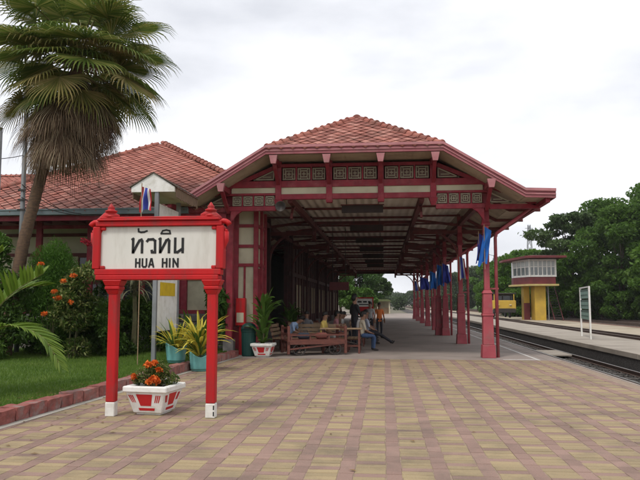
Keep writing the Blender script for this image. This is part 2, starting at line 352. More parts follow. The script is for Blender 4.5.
def track(xc, y0, y1, zr, ns, ystart, stp=.68):
    t = tag(empty('railway_track', (xc, 0, zr)), kind='structure')
    for s in (-.5, .5):
        r = MB(); r.prismY([(a + xc + s, zr + z) for a, z in rp], y0, y1); o = r.build('rail', M['rail'], t)
        r = MB(); r.box(xc + s - .028, xc + s + .028, y0, y1, zr - .006, zr); r.build('rail_head', M['railtop'], o)
    for k in range(ns):
        link('sleeper', slm, t, (random.uniform(-.03, .03), ystart + k * stp, random.uniform(-.012, .005)), (0, 0, random.uniform(-.02, .02)))
    return t
t1 = track(6.85, -10, 500, -.4, 150, 8)
for k in range(4):
    b = MB(); b.box(6.42, 7.27, 27.2 + k * .62, 27.8 + k * .62, -.47, -.40 + random.uniform(-.006, .006)); b.build('crossing_slab', M['concrete2'], t1, bevel=.012)
track(13.4, -10, 500, -.16, 110, 30); track(21.6, 10, 500, -.16, 60, 55); track(25.4, 10, 500, -.16, 60, 55)
# loose ballast stones on the near track bed
n = 9000
x = rng.uniform(5.05, 7.85, n); yy = 9 + rng.uniform(0, 1, n) ** 1.7 * 45; s = rng.uniform(.018, .045, n)
keep = (abs(x - 6.35) > .07) & (abs(x - 7.35) > .07); x, yy, s = x[keep], yy[keep], s[keep]; n = len(x)
oc = np.array([(1, 0, 0), (0, 1, 0), (-1, 0, 0), (0, -1, 0), (0, 0, .8), (0, 0, -.5)])
v = oc[None] * s[:, None, None] * rng.uniform(.6, 1.2, (n, 6, 1)) + np.stack([x, yy, -.56 + rng.uniform(0, .02, n)], 1)[:, None]
fb = np.array([(0, 1, 4), (1, 2, 4), (2, 3, 4), (3, 0, 4), (1, 0, 5), (2, 1, 5), (3, 2, 5), (0, 3, 5)])
me = bpy.data.meshes.new('ballast_stones'); me.from_pydata(v.reshape(-1, 3).tolist(), [], (fb[None] + np.arange(n)[:, None, None] * 6).reshape(-1, 3).tolist())
me.materials.append(leafm('ballast_stone', [(.03, .028, .026), (.06, .055, .05), (.12, .11, .1)], .95, 0)); 
tag(link('ballast_stones', me), 'loose dark ballast stones between the near rails', 'ballast', kind='stuff')
# grass verge under the far trees
tag(blades('verge_grass', 40000, lambda n: (28.3 + rng.uniform(0, 1, n) ** 1.5 * 8, rng.uniform(45, 160, n)), grassm, (.2, .6), None, -.3, .05), 'tall green grass on the verge below the far trees', 'grass', kind='stuff')
b = MB(); b.add([(28, -10, -.3), (400, -10, -.3), (400, 500, -.3), (28, 500, -.3)], [(0, 1, 2, 3)])
tag(b.build('grass_verge', M['grassbase']), kind='structure')
b = MB(); b.add([(-60, 72, -.012), (-7, 72, -.012), (-7, 140, -.012), (-60, 140, -.012)], [(0, 1, 2, 3)])
tag(b.build('forecourt', M['concrete']), kind='structure')

# dry leaves blown over the paving and lawn edge
n = 260; yy = 6.5 + rng.uniform(0, 1, n) * 12; x = XK(yy) + rng.exponential(.9, n) - .7; x = np.where(rng.uniform(size=n) < .25, rng.uniform(-4.5, 4.2, n), x); zz = np.where(x < XK(yy) - .24, .16, np.where(x < XK(yy) + .02, .215, .006))
a = rng.uniform(0, 6.28, n); l = rng.uniform(.02, .05, n); c_, s_ = np.cos(a), np.sin(a)
v = np.stack([np.stack([x - c_ * l, yy - s_ * l, zz + .004], 1), np.stack([x + s_ * l * .4, yy - c_ * l * .4, zz + .012], 1), np.stack([x + c_ * l, yy + s_ * l, zz + .006], 1), np.stack([x - s_ * l * .4, yy + c_ * l * .4, zz + .012], 1)], 1)
me = bpy.data.meshes.new('leaf_litter'); me.from_pydata(v.reshape(-1, 3).tolist(), [], (np.arange(n)[:, None] * 4 + np.array([0, 1, 2, 3])).tolist()); me.materials.append(leafm('dry_leaf', [(.14, .08, .04), (.22, .14, .06), (.1, .09, .03)], .8, .1))
tag(link('leaf_litter', me), 'small dry leaves scattered along the kerb and paving', 'leaves', kind='stuff')
# ================================================================== tiles
tile_cols = [(.37, .135, .1), (.31, .105, .078), (.42, .18, .14), (.25, .085, .064)]
tmats = [pm('roof_tile_%d' % i, c, tuple(x * .8 for x in c), 5, .75, dirt=(.13, .085, .07), dscale=1.3, damt=.8, bump=.2) for i, c in enumerate(tile_cols)]
tmulti = leafm('roof_tile_field', [(.25, .085, .064), (.37, .135, .1), (.31, .105, .078), (.42, .18, .14)], .75, 0)
deckm = pm('roof_deck', (.055, .02, .018), (.04, .017, .016), 3, .9)
TW, TH = .35, .35
def tile_geo(mb, O, u, v, n, s=1.0):
    a, b2, t = TW / 2 - .02, TH / 2 - .016, .036
    pts = [O - v * b2 + n * t, O + u * a + n * .024, O + v * b2 * 1.1 + n * .006, O - u * a + n * .024]
    low = [O - v * b2 - n * .002, O + u * a - n * .002, O - u * a - n * .002]
    mb.add(pts + low, [(0, 1, 2, 3), (4, 5, 1, 0), (6, 4, 0, 3)])
def tiles_on(O, u, v, n, poly, margin=.1):
    """centres of diamond tiles whose centre lies inside the convex polygon (u, v coordinates, counter-clockwise)"""
    us = [p[0] for p in poly]; vs_ = [p[1] for p in poly]; res = []
    j0 = int(min(vs_) / (TH / 2)) - 1; j1 = int(max(vs_) / (TH / 2)) + 1
    for j in range(j0, j1 + 1):
        for i in range(int(min(us) / TW) - 1, int(max(us) / TW) + 2):
            a = i * TW + (j % 2) * TW / 2; b2 = j * TH / 2; ok = True
            for k in range(len(poly)):
                p, q = poly[k], poly[(k + 1) % len(poly)]
                ex, ey = q[0] - p[0], q[1] - p[1]; l = math.hypot(ex, ey)
                if l > 0 and (ex * (b2 - p[1]) - ey * (a - p[0])) / l < margin: ok = False; break
            if ok: res.append((a, b2))
    return res
def unit_tile(mat):
    m = MB(); tile_geo(m, Vector((0, 0, 0)), Vector((1, 0, 0)), Vector((0, 1, 0)), Vector((0, 0, 1)))
    return m.mesh('roof_tile', mat)
TM = [unit_tile(m) for m in tmats]
def place_tiles(parent, O, u, v, n, pts, maxn, woff):
    rest = MB(); rot = Matrix((u, v, n)).transposed().to_euler()
    for k, (a, b2) in enumerate(pts):
        p = O + u * a + v * b2
        if k < maxn:
            link('roof_tile', random.choice(TM), parent, p - woff + n * random.uniform(0, .012), (rot[0] + random.uniform(-.035, .035), rot[1] + random.uniform(-.035, .035), rot[2] + random.uniform(-.03, .03)))
        else: tile_geo(rest, p, u, v, n)
    if rest.v:
        o = rawbuild(rest, 'roof_tile_field', tmulti, parent); o.location = -woff; tag(o, kind='stuff')
capm = MB()
for k in range(7):
    pass
def cap_mesh():
    m = MB(); v = []; n = 8
    for (x, r) in ((0, .135), (.04, .15), (.05, .12), (.30, .105)):
        for j in range(n + 1):
            a = math.pi * j / n; v.append((x, -r * math.cos(a) * 1.05, r * math.sin(a) - .06))
    f = []
    for i in range(3):
        for j in range(n): a = i * (n + 1) + j; f.append((a, a + 1, a + n + 2, a + n + 1))
    f.append(tuple(range(n + 1))); m.add(v, f); return m
CAP = [cap_mesh().mesh('ridge_cap', tmats[i]) for i in (0, 1, 3)]
def caps(parent, p, q, woff, stp=.29):
    p = Vector(p); q = Vector(q); d = q - p; k = int(d.length / stp); d.normalize()
    dd, s, u = frame(d); rot = Matrix((dd, -s, u)).transposed().to_euler()
    for i in range(k):
        link('ridge_cap', random.choice(CAP), parent, p + d * (i * stp) - woff, rot)

# ================================================================== platform canopy
XC = -.84; YF = 20.0; YE = 69.5
can = thing('platform_canopy', 'long red timber platform canopy with tiled clipped gable and pink bargeboard', 'canopy', (XC, YF, 0))
W0 = Vector((XC, YF, 0))
prof = [(0, 7.67), (2.55, 6.11), (4.8, 4.74), (5.58, 4.71)]
def zt(h):
    for (a, za), (b2, zb) in zip(prof, prof[1:]):
        if h <= b2: return za + (zb - za) * (h - a) / (b2 - a)
    return prof[-1][1]
# roof deck
YR = 21.6
m = MB()
for s in (-1, 1):
    P_ = lambda h, y, z: (XC + s * h, y, z)
    m.add([P_(2.55, 19, 6.11), P_(0, YR, 7.67), P_(0, YE, 7.67), P_(2.55, YE, 6.11)], [(0, 1, 2, 3)])
    for (a, za), (b2, zb) in zip(prof[1:], prof[2:]):
        m.add([P_(a, 19, za), P_(b2, 19, zb), P_(b2, YE, zb), P_(a, YE, za)], [(0, 1, 2, 3)])
    m.add([P_(5.58, 19, 4.71), P_(5.58, YE, 4.71), P_(5.58, YE, 4.6), P_(5.58, 19, 4.6)], [(0, 1, 2, 3)])
m.add([(XC - 2.55, 19, 6.11), (XC + 2.55, 19, 6.11), (XC, YR, 7.67)], [(0, 1, 2)])
m.add([(XC + s * h, YE, z) for s, h, z in ((-1, 5.58, 4.71), (-1, 4.8, 4.74), (-1, 2.55, 6.11), (1, 0, 7.67), (1, 2.55, 6.11), (1, 4.8, 4.74), (1, 5.58, 4.71), (1, 5.58, 4.6), (-1, 5.58, 4.6))], [tuple(range(9))])
roof = m.build('roof', deckm, can)
u = Vector((1, 0, 0)); v = Vector((0, YR - 19, 7.67 - 6.11)).normalized(); n_ = u.cross(v)
sl_len = math.hypot(YR - 19, 1.56)
pts = tiles_on(None, u, v, n_, [(-2.55, -.02), (2.55, -.02), (0, sl_len)], .0)
place_tiles(roof, Vector((XC, 19, 6.11)), u, v, n_, pts, 300, W0)
for s in (-1, 1): caps(roof, (XC + s * 2.55, 18.98, 6.15), (XC, YR, 7.71), W0)
caps(roof, (XC, YR, 7.71), (XC, YR + 24, 7.71), W0)
for s in (-1, 1):   # side slopes: joined tiles
    vv = Vector((-s * 2.55, 0, 1.56)).normalized(); uu = Vector((0, s, 0)); nn = uu.cross(vv)
    ln = 2.99 + 2.63
    pp_ = [p for p in tiles_on(None, uu, vv, nn, [(-0, 0), (26, 0), (26, 2.6), (0, 2.6)] if s > 0 else [(-26, 0), (0, 0), (0, 2.6), (-26, 2.6)], .06)]
    place_tiles(roof, Vector((XC + s * 4.8, 19, 4.74)), uu, vv, nn, pp_, 0, W0)
# bargeboard: follows the profile, stepped moulding
def strip(h0, h1, s, y0, y1, dz0, dz1, name, mat):
    a = [(XC + s * h0, zt(h0) + dz1), (XC + s * h1, zt(h1) + dz1), (XC + s * h1, zt(h1) + dz0), (XC + s * h0, zt(h0) + dz0)]
    m = MB(); m.prismY(a, y0, y1); return m.build(name, mat, roof)
for s in (-1, 1):
    for h0, h1 in ((2.55, 4.8), (4.8, 5.62)):
        strip(h0, h1, s, 18.93, 18.999, -.2, -.02, 'bargeboard', M['fascia'])
        strip(h0, h1, s, 18.88, 18.999, -.018, .06, 'verge_moulding', M['fascia_lt'])
        strip(h0, h1, s, 18.90, 18.97, -.115, -.085, 'bead', M['fascia_lt'])
m = MB(); m.box(XC - 2.55, XC + 2.55, 18.93, 18.999, 5.91, 6.09); m.build('bargeboard', M['fascia'], roof)
m = MB(); m.box(XC - 2.55, XC + 2.55, 18.88, 18.999, 6.092, 6.17); m.build('verge_moulding', M['fascia_lt'], roof)
m = MB(); m.box(XC - 2.55, XC + 2.55, 18.90, 18.97, 5.995, 6.025); m.build('bead', M['fascia_lt'], roof)
# soffit of grooved boards
def boards(p0, p1, y0, y1, name, bw=.13):
    (h0, z0), (h1, z1) = p0, p1; k = max(1, int(math.hypot(h1 - h0, z1 - z0) / bw))
    for s in (-1, 1):
        m = MB()
        for i in range(k):
            a, b2 = i / k, (i + .93) / k; pr = []
            for t in (a, b2): pr.append((XC + s * (h0 + (h1 - h0) * t), z0 + (z1 - z0) * t))
            m.add([(pr[0][0], y0, pr[0][1]), (pr[1][0], y0, pr[1][1]), (pr[1][0], y1, pr[1][1]), (pr[0][0], y1, pr[0][1])], [(0, 1, 2, 3)])
        m.add([(XC + s * h0, y0, z0 + .015), (XC + s * h1, y0, z1 + .015), (XC + s * h1, y1, z1 + .015), (XC + s * h0, y1, z1 + .015 if False else z0 + .015)], [(0, 1, 2, 3)])
        m.build(name, M['soffit'], can)
boards((0, 5.9), (2.5, 5.9), 19.0, 20.4, 'front_soffit')
boards((2.5, 5.93), (4.8, 4.56), 19.0, 20.4, 'verge_soffit')
boards((3.75, 5.15), (4.8, 4.56), 20.4, YE, 'eave_soffit')
boards((4.8, 4.555), (5.57, 4.545), 19.0, YE, 'eave_soffit')
# outriggers with pink ends
for h, zc in ((.777, 5.78), (2.33, 5.78), (3.88, 4.98)):
    for s in (-1, 1):
        m = MB(); m.box(XC + s * h - .07, XC + s * h + .07, 19.05, 20.35, zc - .08, zc + .08); o = m.build('outrigger', M['timber'], can, bevel=.008)
        m = MB(); m.frust((XC + s * h, 19.0), (.14, .1), (.24, .15), zc - .14, zc + .1); m.build('end_block', M['fascia_lt'], o)
        m = MB(); m.beam((XC + s * h, 20.0, zc - .62), (XC + s * h, 19.15, zc - .1), .1, .1); m.build('knee_brace', M['timber'], can)
# gable front at YF
F0, F1 = YF - .08, YF + .08
def fbox(x0, x1, z0, z1, name, mat, d0=-.08, d1=.08, par=None, bev=.006):
    m = MB(); m.box(min(x0, x1), max(x0, x1), YF + d0, YF + d1, z0, z1); return m.build(name, mat, par or can, bevel=bev)
fbox(XC - 2.4, XC + 2.4, 5.72, 5.82, 'head_beam', M['timber'], -.06, .06)
fbox(XC - 4.0, XC + 4.0, 5.10, 5.30, 'tie_beam', M['timber'], -.075, .075)
fbox(XC - 2.4, XC + 2.4, 4.73, 4.89, 'lower_tie_beam', M['timber'], -.075, .075)
for s in (-1, 1):
    fbox(XC + s * 2.4, XC + s * 4.0, 4.86, 4.93, 'rail_beam', M['timber'], -.07, .07)
    fbox(XC + s * 2.4, XC + s * 4.0, 4.39, 4.53, 'lower_tie_beam', M['timber'], -.074, .074)
    fbox(XC + s * 3.96, XC + s * 5.4, 4.36, 4.50, 'eave_tie', M['timber'], -.06, .06)
    m = MB(); m.beam((XC + s * 2.45, YF, 5.72), (XC + s * 5.3, YF, 4.42 + .07), .12, .12); m.build('principal_rafter', M['timber'], can)
    m = MB(); m.prismY([(XC + s * 3.8, 4.39), (XC + s * 3.45, 4.39), (XC + s * 3.62, 4.28), (XC + s * 3.8, 4.02)], YF - .05, YF + .05); m.build('corner_bracket', M['timber'], can)
for h in (-2.33, -.777, .777, 2.33):
    fbox(XC + h - .09, XC + h + .09, 4.62, 5.9, 'queen_post', M['timber'], -.1, .1)
    m = MB(); m.frust((XC + h, YF), (.12, .13), (.26, .24), 4.5, 4.72) if abs(h) > 1 else m.box(XC + h - .1, XC + h + .1, YF - .11, YF + .11, 4.66, 4.72)
    m.build('post_foot', M['timber'], can)
for a, b2 in ((-2.24, -.867), (-.687, .687), (.867, 2.24)):
    fbox(XC + a, XC + b2, 4.89, 5.10, 'cream_panel', M['cream'], -.03, .03, bev=0)
for s in (-1, 1): fbox(XC + s * 2.42, XC + s * 3.78, 4.93, 5.10, 'cream_panel', M['cream'], -.03, .03, bev=0)
def lattice(x0, x1, z0, z1, y=YF, par=None):
    p = par or can
    m = MB(); m.box(x0, x1, y + .0, y + .03, z0, z1); o = m.build('lattice_panel', M['lattice_back'], p)
    m = MB(); t = .022; cx, cz = (x0 + x1) / 2, (z0 + z1) / 2; wx, wz = (x1 - x0) / 2, (z1 - z0) / 2
    for k in (1, .62):
        a, c = wx * k - .012, wz * k - .012
        m.box(cx - a, cx + a, y - .04, y - .003, cz + c - t, cz + c); m.box(cx - a, cx + a, y - .04, y - .003, cz - c, cz - c + t)
        m.box(cx - a, cx - a + t, y - .038, y - .003, cz - c + t, cz + c - t); m.box(cx + a - t, cx + a, y - .038, y - .003, cz - c + t, cz + c - t)
    b2 = wx * .3; c2 = wz * .3
    m.box(cx - b2, cx + b2, y - .036, y - .003, cz - t / 2, cz + t / 2); m.box(cx - t / 2, cx + t / 2, y - .034, y - .003, cz - c2, cz + c2)
    for sx in (-1, 1):
        m.box(cx + sx * wx * .62 - (0 if sx < 0 else t), cx + sx * wx * .62 + (t if sx < 0 else 0), y - .03, y - .003, cz - wz + .03, cz - wz * .62)
        m.box(cx + sx * wx * .62 - (0 if sx < 0 else t), cx + sx * wx * .62 + (t if sx < 0 else 0), y - .03, y - .003, cz + wz * .62, cz + wz - .03)
        m.box(cx + sx * wx - (.012 if sx > 0 else -.012) - (wx * .36 if sx > 0 else 0), cx + sx * wx - (.012 if sx > 0 else -.012) + (wx * .36 if sx < 0 else 0), y - .028, y - .003, cz - t / 2, cz + t / 2)
    m.build('fretwork', M['lattice'], o)
for a, b2 in ((-2.24, -.867), (-.687, .687), (.867, 2.24)):
    w3 = (b2 - a) / 3
    for k in range(3):
        lattice(XC + a + k * w3 + .03, XC + a + (k + 1) * w3 - .03, 5.325, 5.70)
        if k: fbox(XC + a + k * w3 - .022, XC + a + k * w3 + .022, 5.30, 5.72, 'mullion', M['timber'], -.05, .04, bev=0)
for s in (-1, 1):
    w4 = (3.78 - 2.42) / 4
    for k in range(4):
        x0 = XC + s * (2.42 + k * w4); x1 = XC + s * (2.42 + (k + 1) * w4)
        lattice(min(x0, x1) + .025, max(x0, x1) - .025, 4.545, 4.85)
        if k: fbox(x0 - .018, x0 + .018, 4.53, 4.86, 'mullion', M['timber'], -.05, .04, bev=0)
    for (ha, hb, z0) in ((2.46, 3.1, 5.33), (3.98, 4.6, 4.55)):   # triangular fret under the rafter
        hgt = .27
        m = MB(); m.prismY([(XC + s * ha, z0), (XC + s * hb, z0), (XC + s * ha, z0 + hgt * 1.15)], YF, YF + .03); o = m.build('lattice_panel', M['lattice_back'], can)
        m = MB(); m.beam((XC + s * ha, YF - .02, z0 + .02), (XC + s * hb, YF - .02, z0 + .02), .03, .03); m.beam((XC + s * (ha + .02), YF - .02, z0), (XC + s * (ha + .02), YF - .02, z0 + hgt * 1.1), .03, .03)
        m.beam((XC + s * ha, YF - .02, z0 + hgt * 1.1), (XC + s * hb, YF - .02, z0), .03, .03); m.beam((XC + s * (ha + .1), YF - .02, z0 + .1), (XC + s * (ha + .36), YF - .02, z0 + .1), .025, .025); m.build('fretwork', M['lattice'], o)
# frames: columns, ties, curved braces
CY = [20.3 + 6.85 * k for k in range(8)]
def column(x, y, ped=True, dark=False):
    m = MB()
    if ped:
        m.frust((x, y), (.40, .40), (.36, .36), 0, .38); m.frust((x, y), (.31, .31), (.29, .29), .38, 1.22); m.box(x - .165, x + .165, y - .165, y + .165, 1.22, 1.29)
        m.frust((x, y), (.28, .28), (.25, .25), 1.29, 1.88); m.frust((x, y), (.3, .3), (.2, .2), 1.88, 1.98)
        c = m.build('column', M['post'], can, bevel=.01)
        m = MB(); m.box(x - .08, x + .08, y - .08, y + .08, 1.98, 5.1); m.build('timber_post', M['post'], c, bevel=.008)
        m = MB(); m.box(x - .12, x + .12, y - .12, y + .12, 3.9, 4.0); m.box(x - .1, x + .1, y - .1, y + .1, 4.0, 4.4); m.build('post_collar', M['timber'], c, bevel=.01)
    else:
        m.box(x - .1, x + .1, y - .1, y + .1, 0, 5.1); c = m.build('column', M['timber'] if y < 21 else M['hall'], can, bevel=.01)  # inner left columns use the timber with hall shade in its colour
        m = MB(); m.box(x - .16, x + .16, y - .16, y + .16, 0, .5); m.build('column_base', M['stone'], c, bevel=.01)
    return c
for k, y in enumerate(CY):
    for s in (-1, 1):
        x = XC + s * 3.88
        column(x, y, s > 0)
        if s > 0:
            if k == 2: column(x - .3, y + .3, True)
            # rain pipe that leans out to the eave
            m = MB(); m.tube([(x + .3, y + .12, 0), (x + .3, y + .12, 3.55), (x + .34, y + .12, 3.68), (x + 1.45, y + .12, 4.5)], .05, 10); m.build('rain_pipe', M['post'], can, smooth=True)
            m = MB(); m.box(x + .1, x + .36, y + .08, y + .16, 2.0, 2.05); m.build('pipe_bracket', M['post'], can)
        if k:
            m = MB(); m.box(min(XC + s * 2.0, XC + s * 5.4), max(XC + s * 2.0, XC + s * 5.4), y - .07, y + .07, 4.36, 4.50); m.build('side_tie', M['timber_dark'], can)
            m = MB(); m.beam((XC + s * 2.0, y, 4.95), (XC + s * 5.3, y, 4.52), .1, .1); m.build('principal_rafter', M['timber_dark'], can)
        # curved brace from column to inner beam
        pts = [(XC + s * (3.82 - 1.75 * (1 - math.cos(t))), y, 3.35 + 1.25 * math.sin(t)) for t in np.linspace(0, math.pi / 2, 8)]
        m = MB()
        for p, q in zip(pts, pts[1:]): m.beam(p, q, .09, .12, (0, 1, 0))
        if k: m.build('curved_brace', M['timber_dark'], can)
        # hanging post of the inner beam
        m = MB(); m.box(XC + s * 2.0 - .08, XC + s * 2.0 + .08, y + .1, y + .26, 4.15, 4.9); k and m.build('drop_post', M['timber_dark'], can)
        pts = [(XC + s * 2.0, y + .2 + 1.3 * (1 - math.cos(t)), 4.2 + .55 * math.sin(t)) for t in np.linspace(0, math.pi / 2, 6)]
        m = MB()
        for p, q in zip(pts, pts[1:]): m.beam(p, q, .07, .09)
        m.build('long_brace', M['timber_dark'], can)
    if k:
        m = MB(); m.box(XC - 2.08, XC + 2.08, y - .05, y + .05, 4.80, 4.92); m.build('cross_beam', M['timber_dark'], can)
for s in (-1, 1):
    m = MB(); m.box(XC + s * 2.0 - .07, XC + s * 2.0 + .07, 20.1, YE, 4.66, 4.86); m.build('inner_beam', M['timber_dark'], can)
    m = MB(); m.box(XC + s * 3.88 - .07, XC + s * 3.88 + .07, 20.42, YE, 4.66, 4.84); m.build('wall_plate', M['timber_dark'], can)
    m = MB(); m.box(XC + s * 5.42 - .06, XC + s * 5.42 + .06, 19.02, YE, 4.40, 4.53); m.build('eave_beam', M['timber'], can)
    m = MB(); m.box(XC + s * 5.59 - .02, XC + s * 5.59 + .02, 19.0, YE, 4.5, 4.72); m.build('eave_fascia', M['fascia'], can)
y = 21.3; k = 0
while y < YE:
    m = MB(); m.box(XC - 2.0, XC + 2.0, y - .03, y + .03, 4.95, 5.03); m.build('purlin', M['timber_dark'], can)
    for s in (-1, 1):
        m = MB(); m.beam((XC + s * 3.9, y, 4.98), (XC + s * 4.8, y, 4.50), .08, .1); m.beam((XC + s * 4.78, y, 4.5), (XC + s * 5.72, y, 4.49), .08, .09); m.build('eave_joist', M['timber_dark'], can)
        m = MB(); m.box(min(XC + s * 2.0, XC + s * 3.85), max(XC + s * 2.0, XC + s * 3.85), y - .03, y + .03, 5.0, 5.07); m.build('purlin', M['timber_dark'], can)
    y += 2.65 / 2 if False else 2.65; k += 1
# corrugated ceilings
def corr(h0, h1, z0, z1, name, y0=20.1):
    n = int((h1 - h0) / .045); m = MB(); vv = []
    for i in range(n + 1):
        t = i / n; h = h0 + (h1 - h0) * t; z = z0 + (z1 - z0) * t + .022 * math.sin(h * 2 * math.pi / .27)
        vv += [(XC + h, y0, z), (XC + h, YE, z)]
    m.add(vv, [(2 * i, 2 * i + 1, 2 * i + 3, 2 * i + 2) for i in range(n)]); m.build(name, M['sheet'], can, smooth=True)
corr(-2.0, 2.0, 5.05, 5.05, 'corrugated_ceiling'); corr(2.0, 3.88, 5.1, 5.14, 'corrugated_ceiling'); corr(-3.88, -2.0, 5.14, 5.1, 'corrugated_ceiling')
fbox(XC - 2.05, XC + 2.05, 4.9, 5.08, 'end_trim', M['timber'], YE - YF - .02, YE - YF + .06)

# ================================================================== main station building
bld = thing('station_building', 'timber station house with pyramid tiled roof and grey gutter behind the lawn', 'building', (-9, 21.6, 0)); WB = Vector((-9, 21.6, 0))
AX, AY, AZ = -8.88, 26.0, 8.07; EZ = 4.5; CX = -4.8
m = MB(); k0 = (AZ - EZ) / 6
yc = 20 + (-2.88 - CX)
m.add([(-14.88, 20, EZ), (CX, 20, EZ), (CX, yc, EZ + k0 * (yc - 20)), (AX, AY, AZ)], [(0, 1, 2, 3)])
m.add([(CX, yc, EZ + k0 * (yc - 20)), (CX, 40, EZ + k0 * (yc - 20)), (AX, 40, AZ), (AX, AY, AZ)], [(0, 1, 2, 3)])
m.add([(-14.88, 20, EZ), (AX, AY, AZ), (AX, 40, AZ), (-14.88, 40, EZ)], [(0, 1, 2, 3)])
m.add([(-45, 27, EZ), (-12, 27, EZ), (-12, 34.2, 8.45), (-45, 34.2, 8.45)], [(0, 1, 2, 3)])
m.add([(-45, 34.2, 8.45), (-9, 34.2, 8.45), (-9, 41, EZ), (-45, 41, EZ)], [(0, 1, 2, 3)])
broof = m.build('roof', deckm, bld)
v = Vector((0, 6, AZ - EZ)).normalized(); u = Vector((1, 0, 0)); n_ = u.cross(v); sl_len = math.hypot(6, AZ - EZ)
a1 = CX - AX; vy = (yc - 20) / v.y
pts = tiles_on(None, u, v, n_, [(-6, -.02), (a1, -.02), (a1, vy), (0, sl_len)], .0)
def vis(p):   # nearest the camera and in the picture first
    q = Vector((AX, 20, EZ)) + u * p[0] + v * p[1]; sx = (q.x * .9955 + q.y * .0947) / (q.y * .9955 - q.x * .0947)
    return (sx < -.48, q.y)
pts.sort(key=vis)
place_tiles(broof, Vector((AX, 20, EZ)), u, v, n_, pts, 300, WB)
v2 = Vector((0, 7.2, 8.45 - EZ)).normalized(); n2 = u.cross(v2)
place_tiles(broof, Vector((-18, 27, EZ)), u, v2, n2, tiles_on(None, u, v2, n2, [(-8, 4), (6, 4), (6, 8.2), (-8, 8.2)], .06), 0, WB)
caps(broof, (-14.9, 19.98, EZ + .05), (AX, AY, AZ + .05), WB); caps(broof, (CX + .1, yc - .1, EZ + k0 * (yc - 20) + .05), (AX, AY, AZ + .05), WB)
caps(broof, (-30, 34.2, 8.5), (-9, 34.2, 8.5), WB)
m = MB(); m.box(-15.2, -5.95, 19.86, 20.02, EZ - .16, EZ + .0); m.box(-15.2, -5.95, 19.84, 19.86, EZ - .02, EZ + .03); m.build('gutter', M['gutter'], bld, bevel=.015)
m = MB(); m.box(-15.1, CX, 20.04, 20.1, EZ - .32, EZ - .03); m.build('eave_board', M['timber'], bld)
m = MB(); m.add([(-15.1, 20.1, EZ - .06), (CX, 20.1, EZ - .06), (CX, 22, EZ - .02), (-15.1, 22, EZ - .02)], [(0, 1, 2, 3)]); m.build('eave_soffit', M['timber_dark'], bld)
for k in range(17):
    m = MB(); m.box(-15 + k * .6, -14.93 + k * .6, 20.12, 21.9, EZ - .2, EZ - .07); m.build('rafter_tail', M['timber_dark'], bld)
# south wall: stone plinth, posts, cream boards, dark windows
SY = 21.6
m = MB(); m.box(-7.6, -4.75, SY + .05, SY + .25, 0, 4.45); m.build('wall', M['cream'], bld)
VY = 24.2  # veranda timbers take the darker brown to stand in for eave shade
m = MB(); m.box(-7.55, -7.45, SY + .25, VY, 0, 4.45); m.build('veranda_return_wall', M['timber_dark'], bld)
m = MB(); m.box(-15.3, -7.6, SY + .2, VY + .3, 0, .3); m.build('veranda_floor', M['concrete'], bld)
m = MB(); m.box(-15.3, -7.6, SY, VY + .3, 4.46, 4.5); m.build('veranda_ceiling', M['timber_dark'], bld)
m = MB(); m.box(-15.3, -7.6, VY + .05, VY + .25, 0, 4.45); swall = m.build('wall', M['cream'], bld)
m = MB(); m.box(-15.3, -4.55, SY - .12, SY + .04, 0, 1.25); plinth = m.build('stone_plinth', M['stone'], bld)
stm = [pm('clad_stone_%d' % i, c, tuple(x * .65 for x in c), 6, .9, bump=.6, bscale=18) for i, c in enumerate([(.24, .21, .18), (.17, .16, .15), (.28, .22, .18), (.2, .17, .14)])]
for r_ in range(5):
    x = -7.6 + random.uniform(0, .2)
    while x < -4.6:
        wl = random.uniform(.22, .45); wl = min(wl, -4.55 - x)
        if wl > .1:
            m = MB(); m.box(x + .01, x + wl - .01, SY - .155 - random.uniform(0, .03), SY - .11, .02 + r_ * .245, .245 + r_ * .245 - .012); m.build('cladding_stone', random.choice(stm), plinth, bevel=.015)
        x += wl
for x in (-15.2, -13.4, -11.6, -9.8, -8.0, -6.55, -4.85):
    m = MB(); m.box(x - .1, x + .1, SY - .06, SY + .06, 1.25, 4.45); m.build('wall_post', M['timber'], bld, bevel=.008)
for z in (1.25, 2.35, 3.35, 4.1):
    if z in (1.25, 4.1): m = MB(); m.box(-15.2, -7.5, SY - .03, SY + .055, z, z + .12); m.build('wall_rail', M['timber'], bld, bevel=.006)
    m = MB(); m.box(-15.2, -7.6, VY - .02, VY + .055, z, z + .12); m.build('wall_rail', M['timber_dark'], bld)
    m = MB(); m.box(-7.5, -4.8, SY - .03, SY + .055, z, z + .12); m.build('wall_rail', M['timber'], bld, bevel=.006)
def window(x0, x1, z0, z1, y, mat='glass', frm='timber'):
    m = MB(); m.box(x0, x1, y - .012, y + .02, z0, z1); o = m.build('window', M[mat], bld)
    m = MB(); t = .05
    m.box(x0 - t, x0, y - .05, y + .02, z0 - t, z1 + t); m.box(x1, x1 + t, y - .05, y + .02, z0 - t, z1 + t); m.box(x0, x1, y - .05, y + .02, z1, z1 + t); m.box(x0, x1, y - .05, y + .02, z0 - t, z0)
    m.box((x0 + x1) / 2 - .02, (x0 + x1) / 2 + .02, y - .04, y - .013, z0, z1); m.build('window_frame', M[frm], o)
for x0, x1 in ((-13.2, -11.8), (-11.4, -10.0), (-9.6, -8.2)): window(x0, x1, 2.52, 3.3, VY + .04, 'glass', 'timber_dark'); window(x0, x1, 1.42, 2.3, VY + .04, 'glass', 'timber_dark')
window(-7.05, -6.72, 1.45, 2.3, SY + .04, 'dark')
m = MB()
for k in range(4): m.box(-5.5 + k * .14, -5.5 + k * .14 + .11, SY - .02, SY + .05, 1.4, 3.3)
m.build('red_shutter', M['timber'], bld)
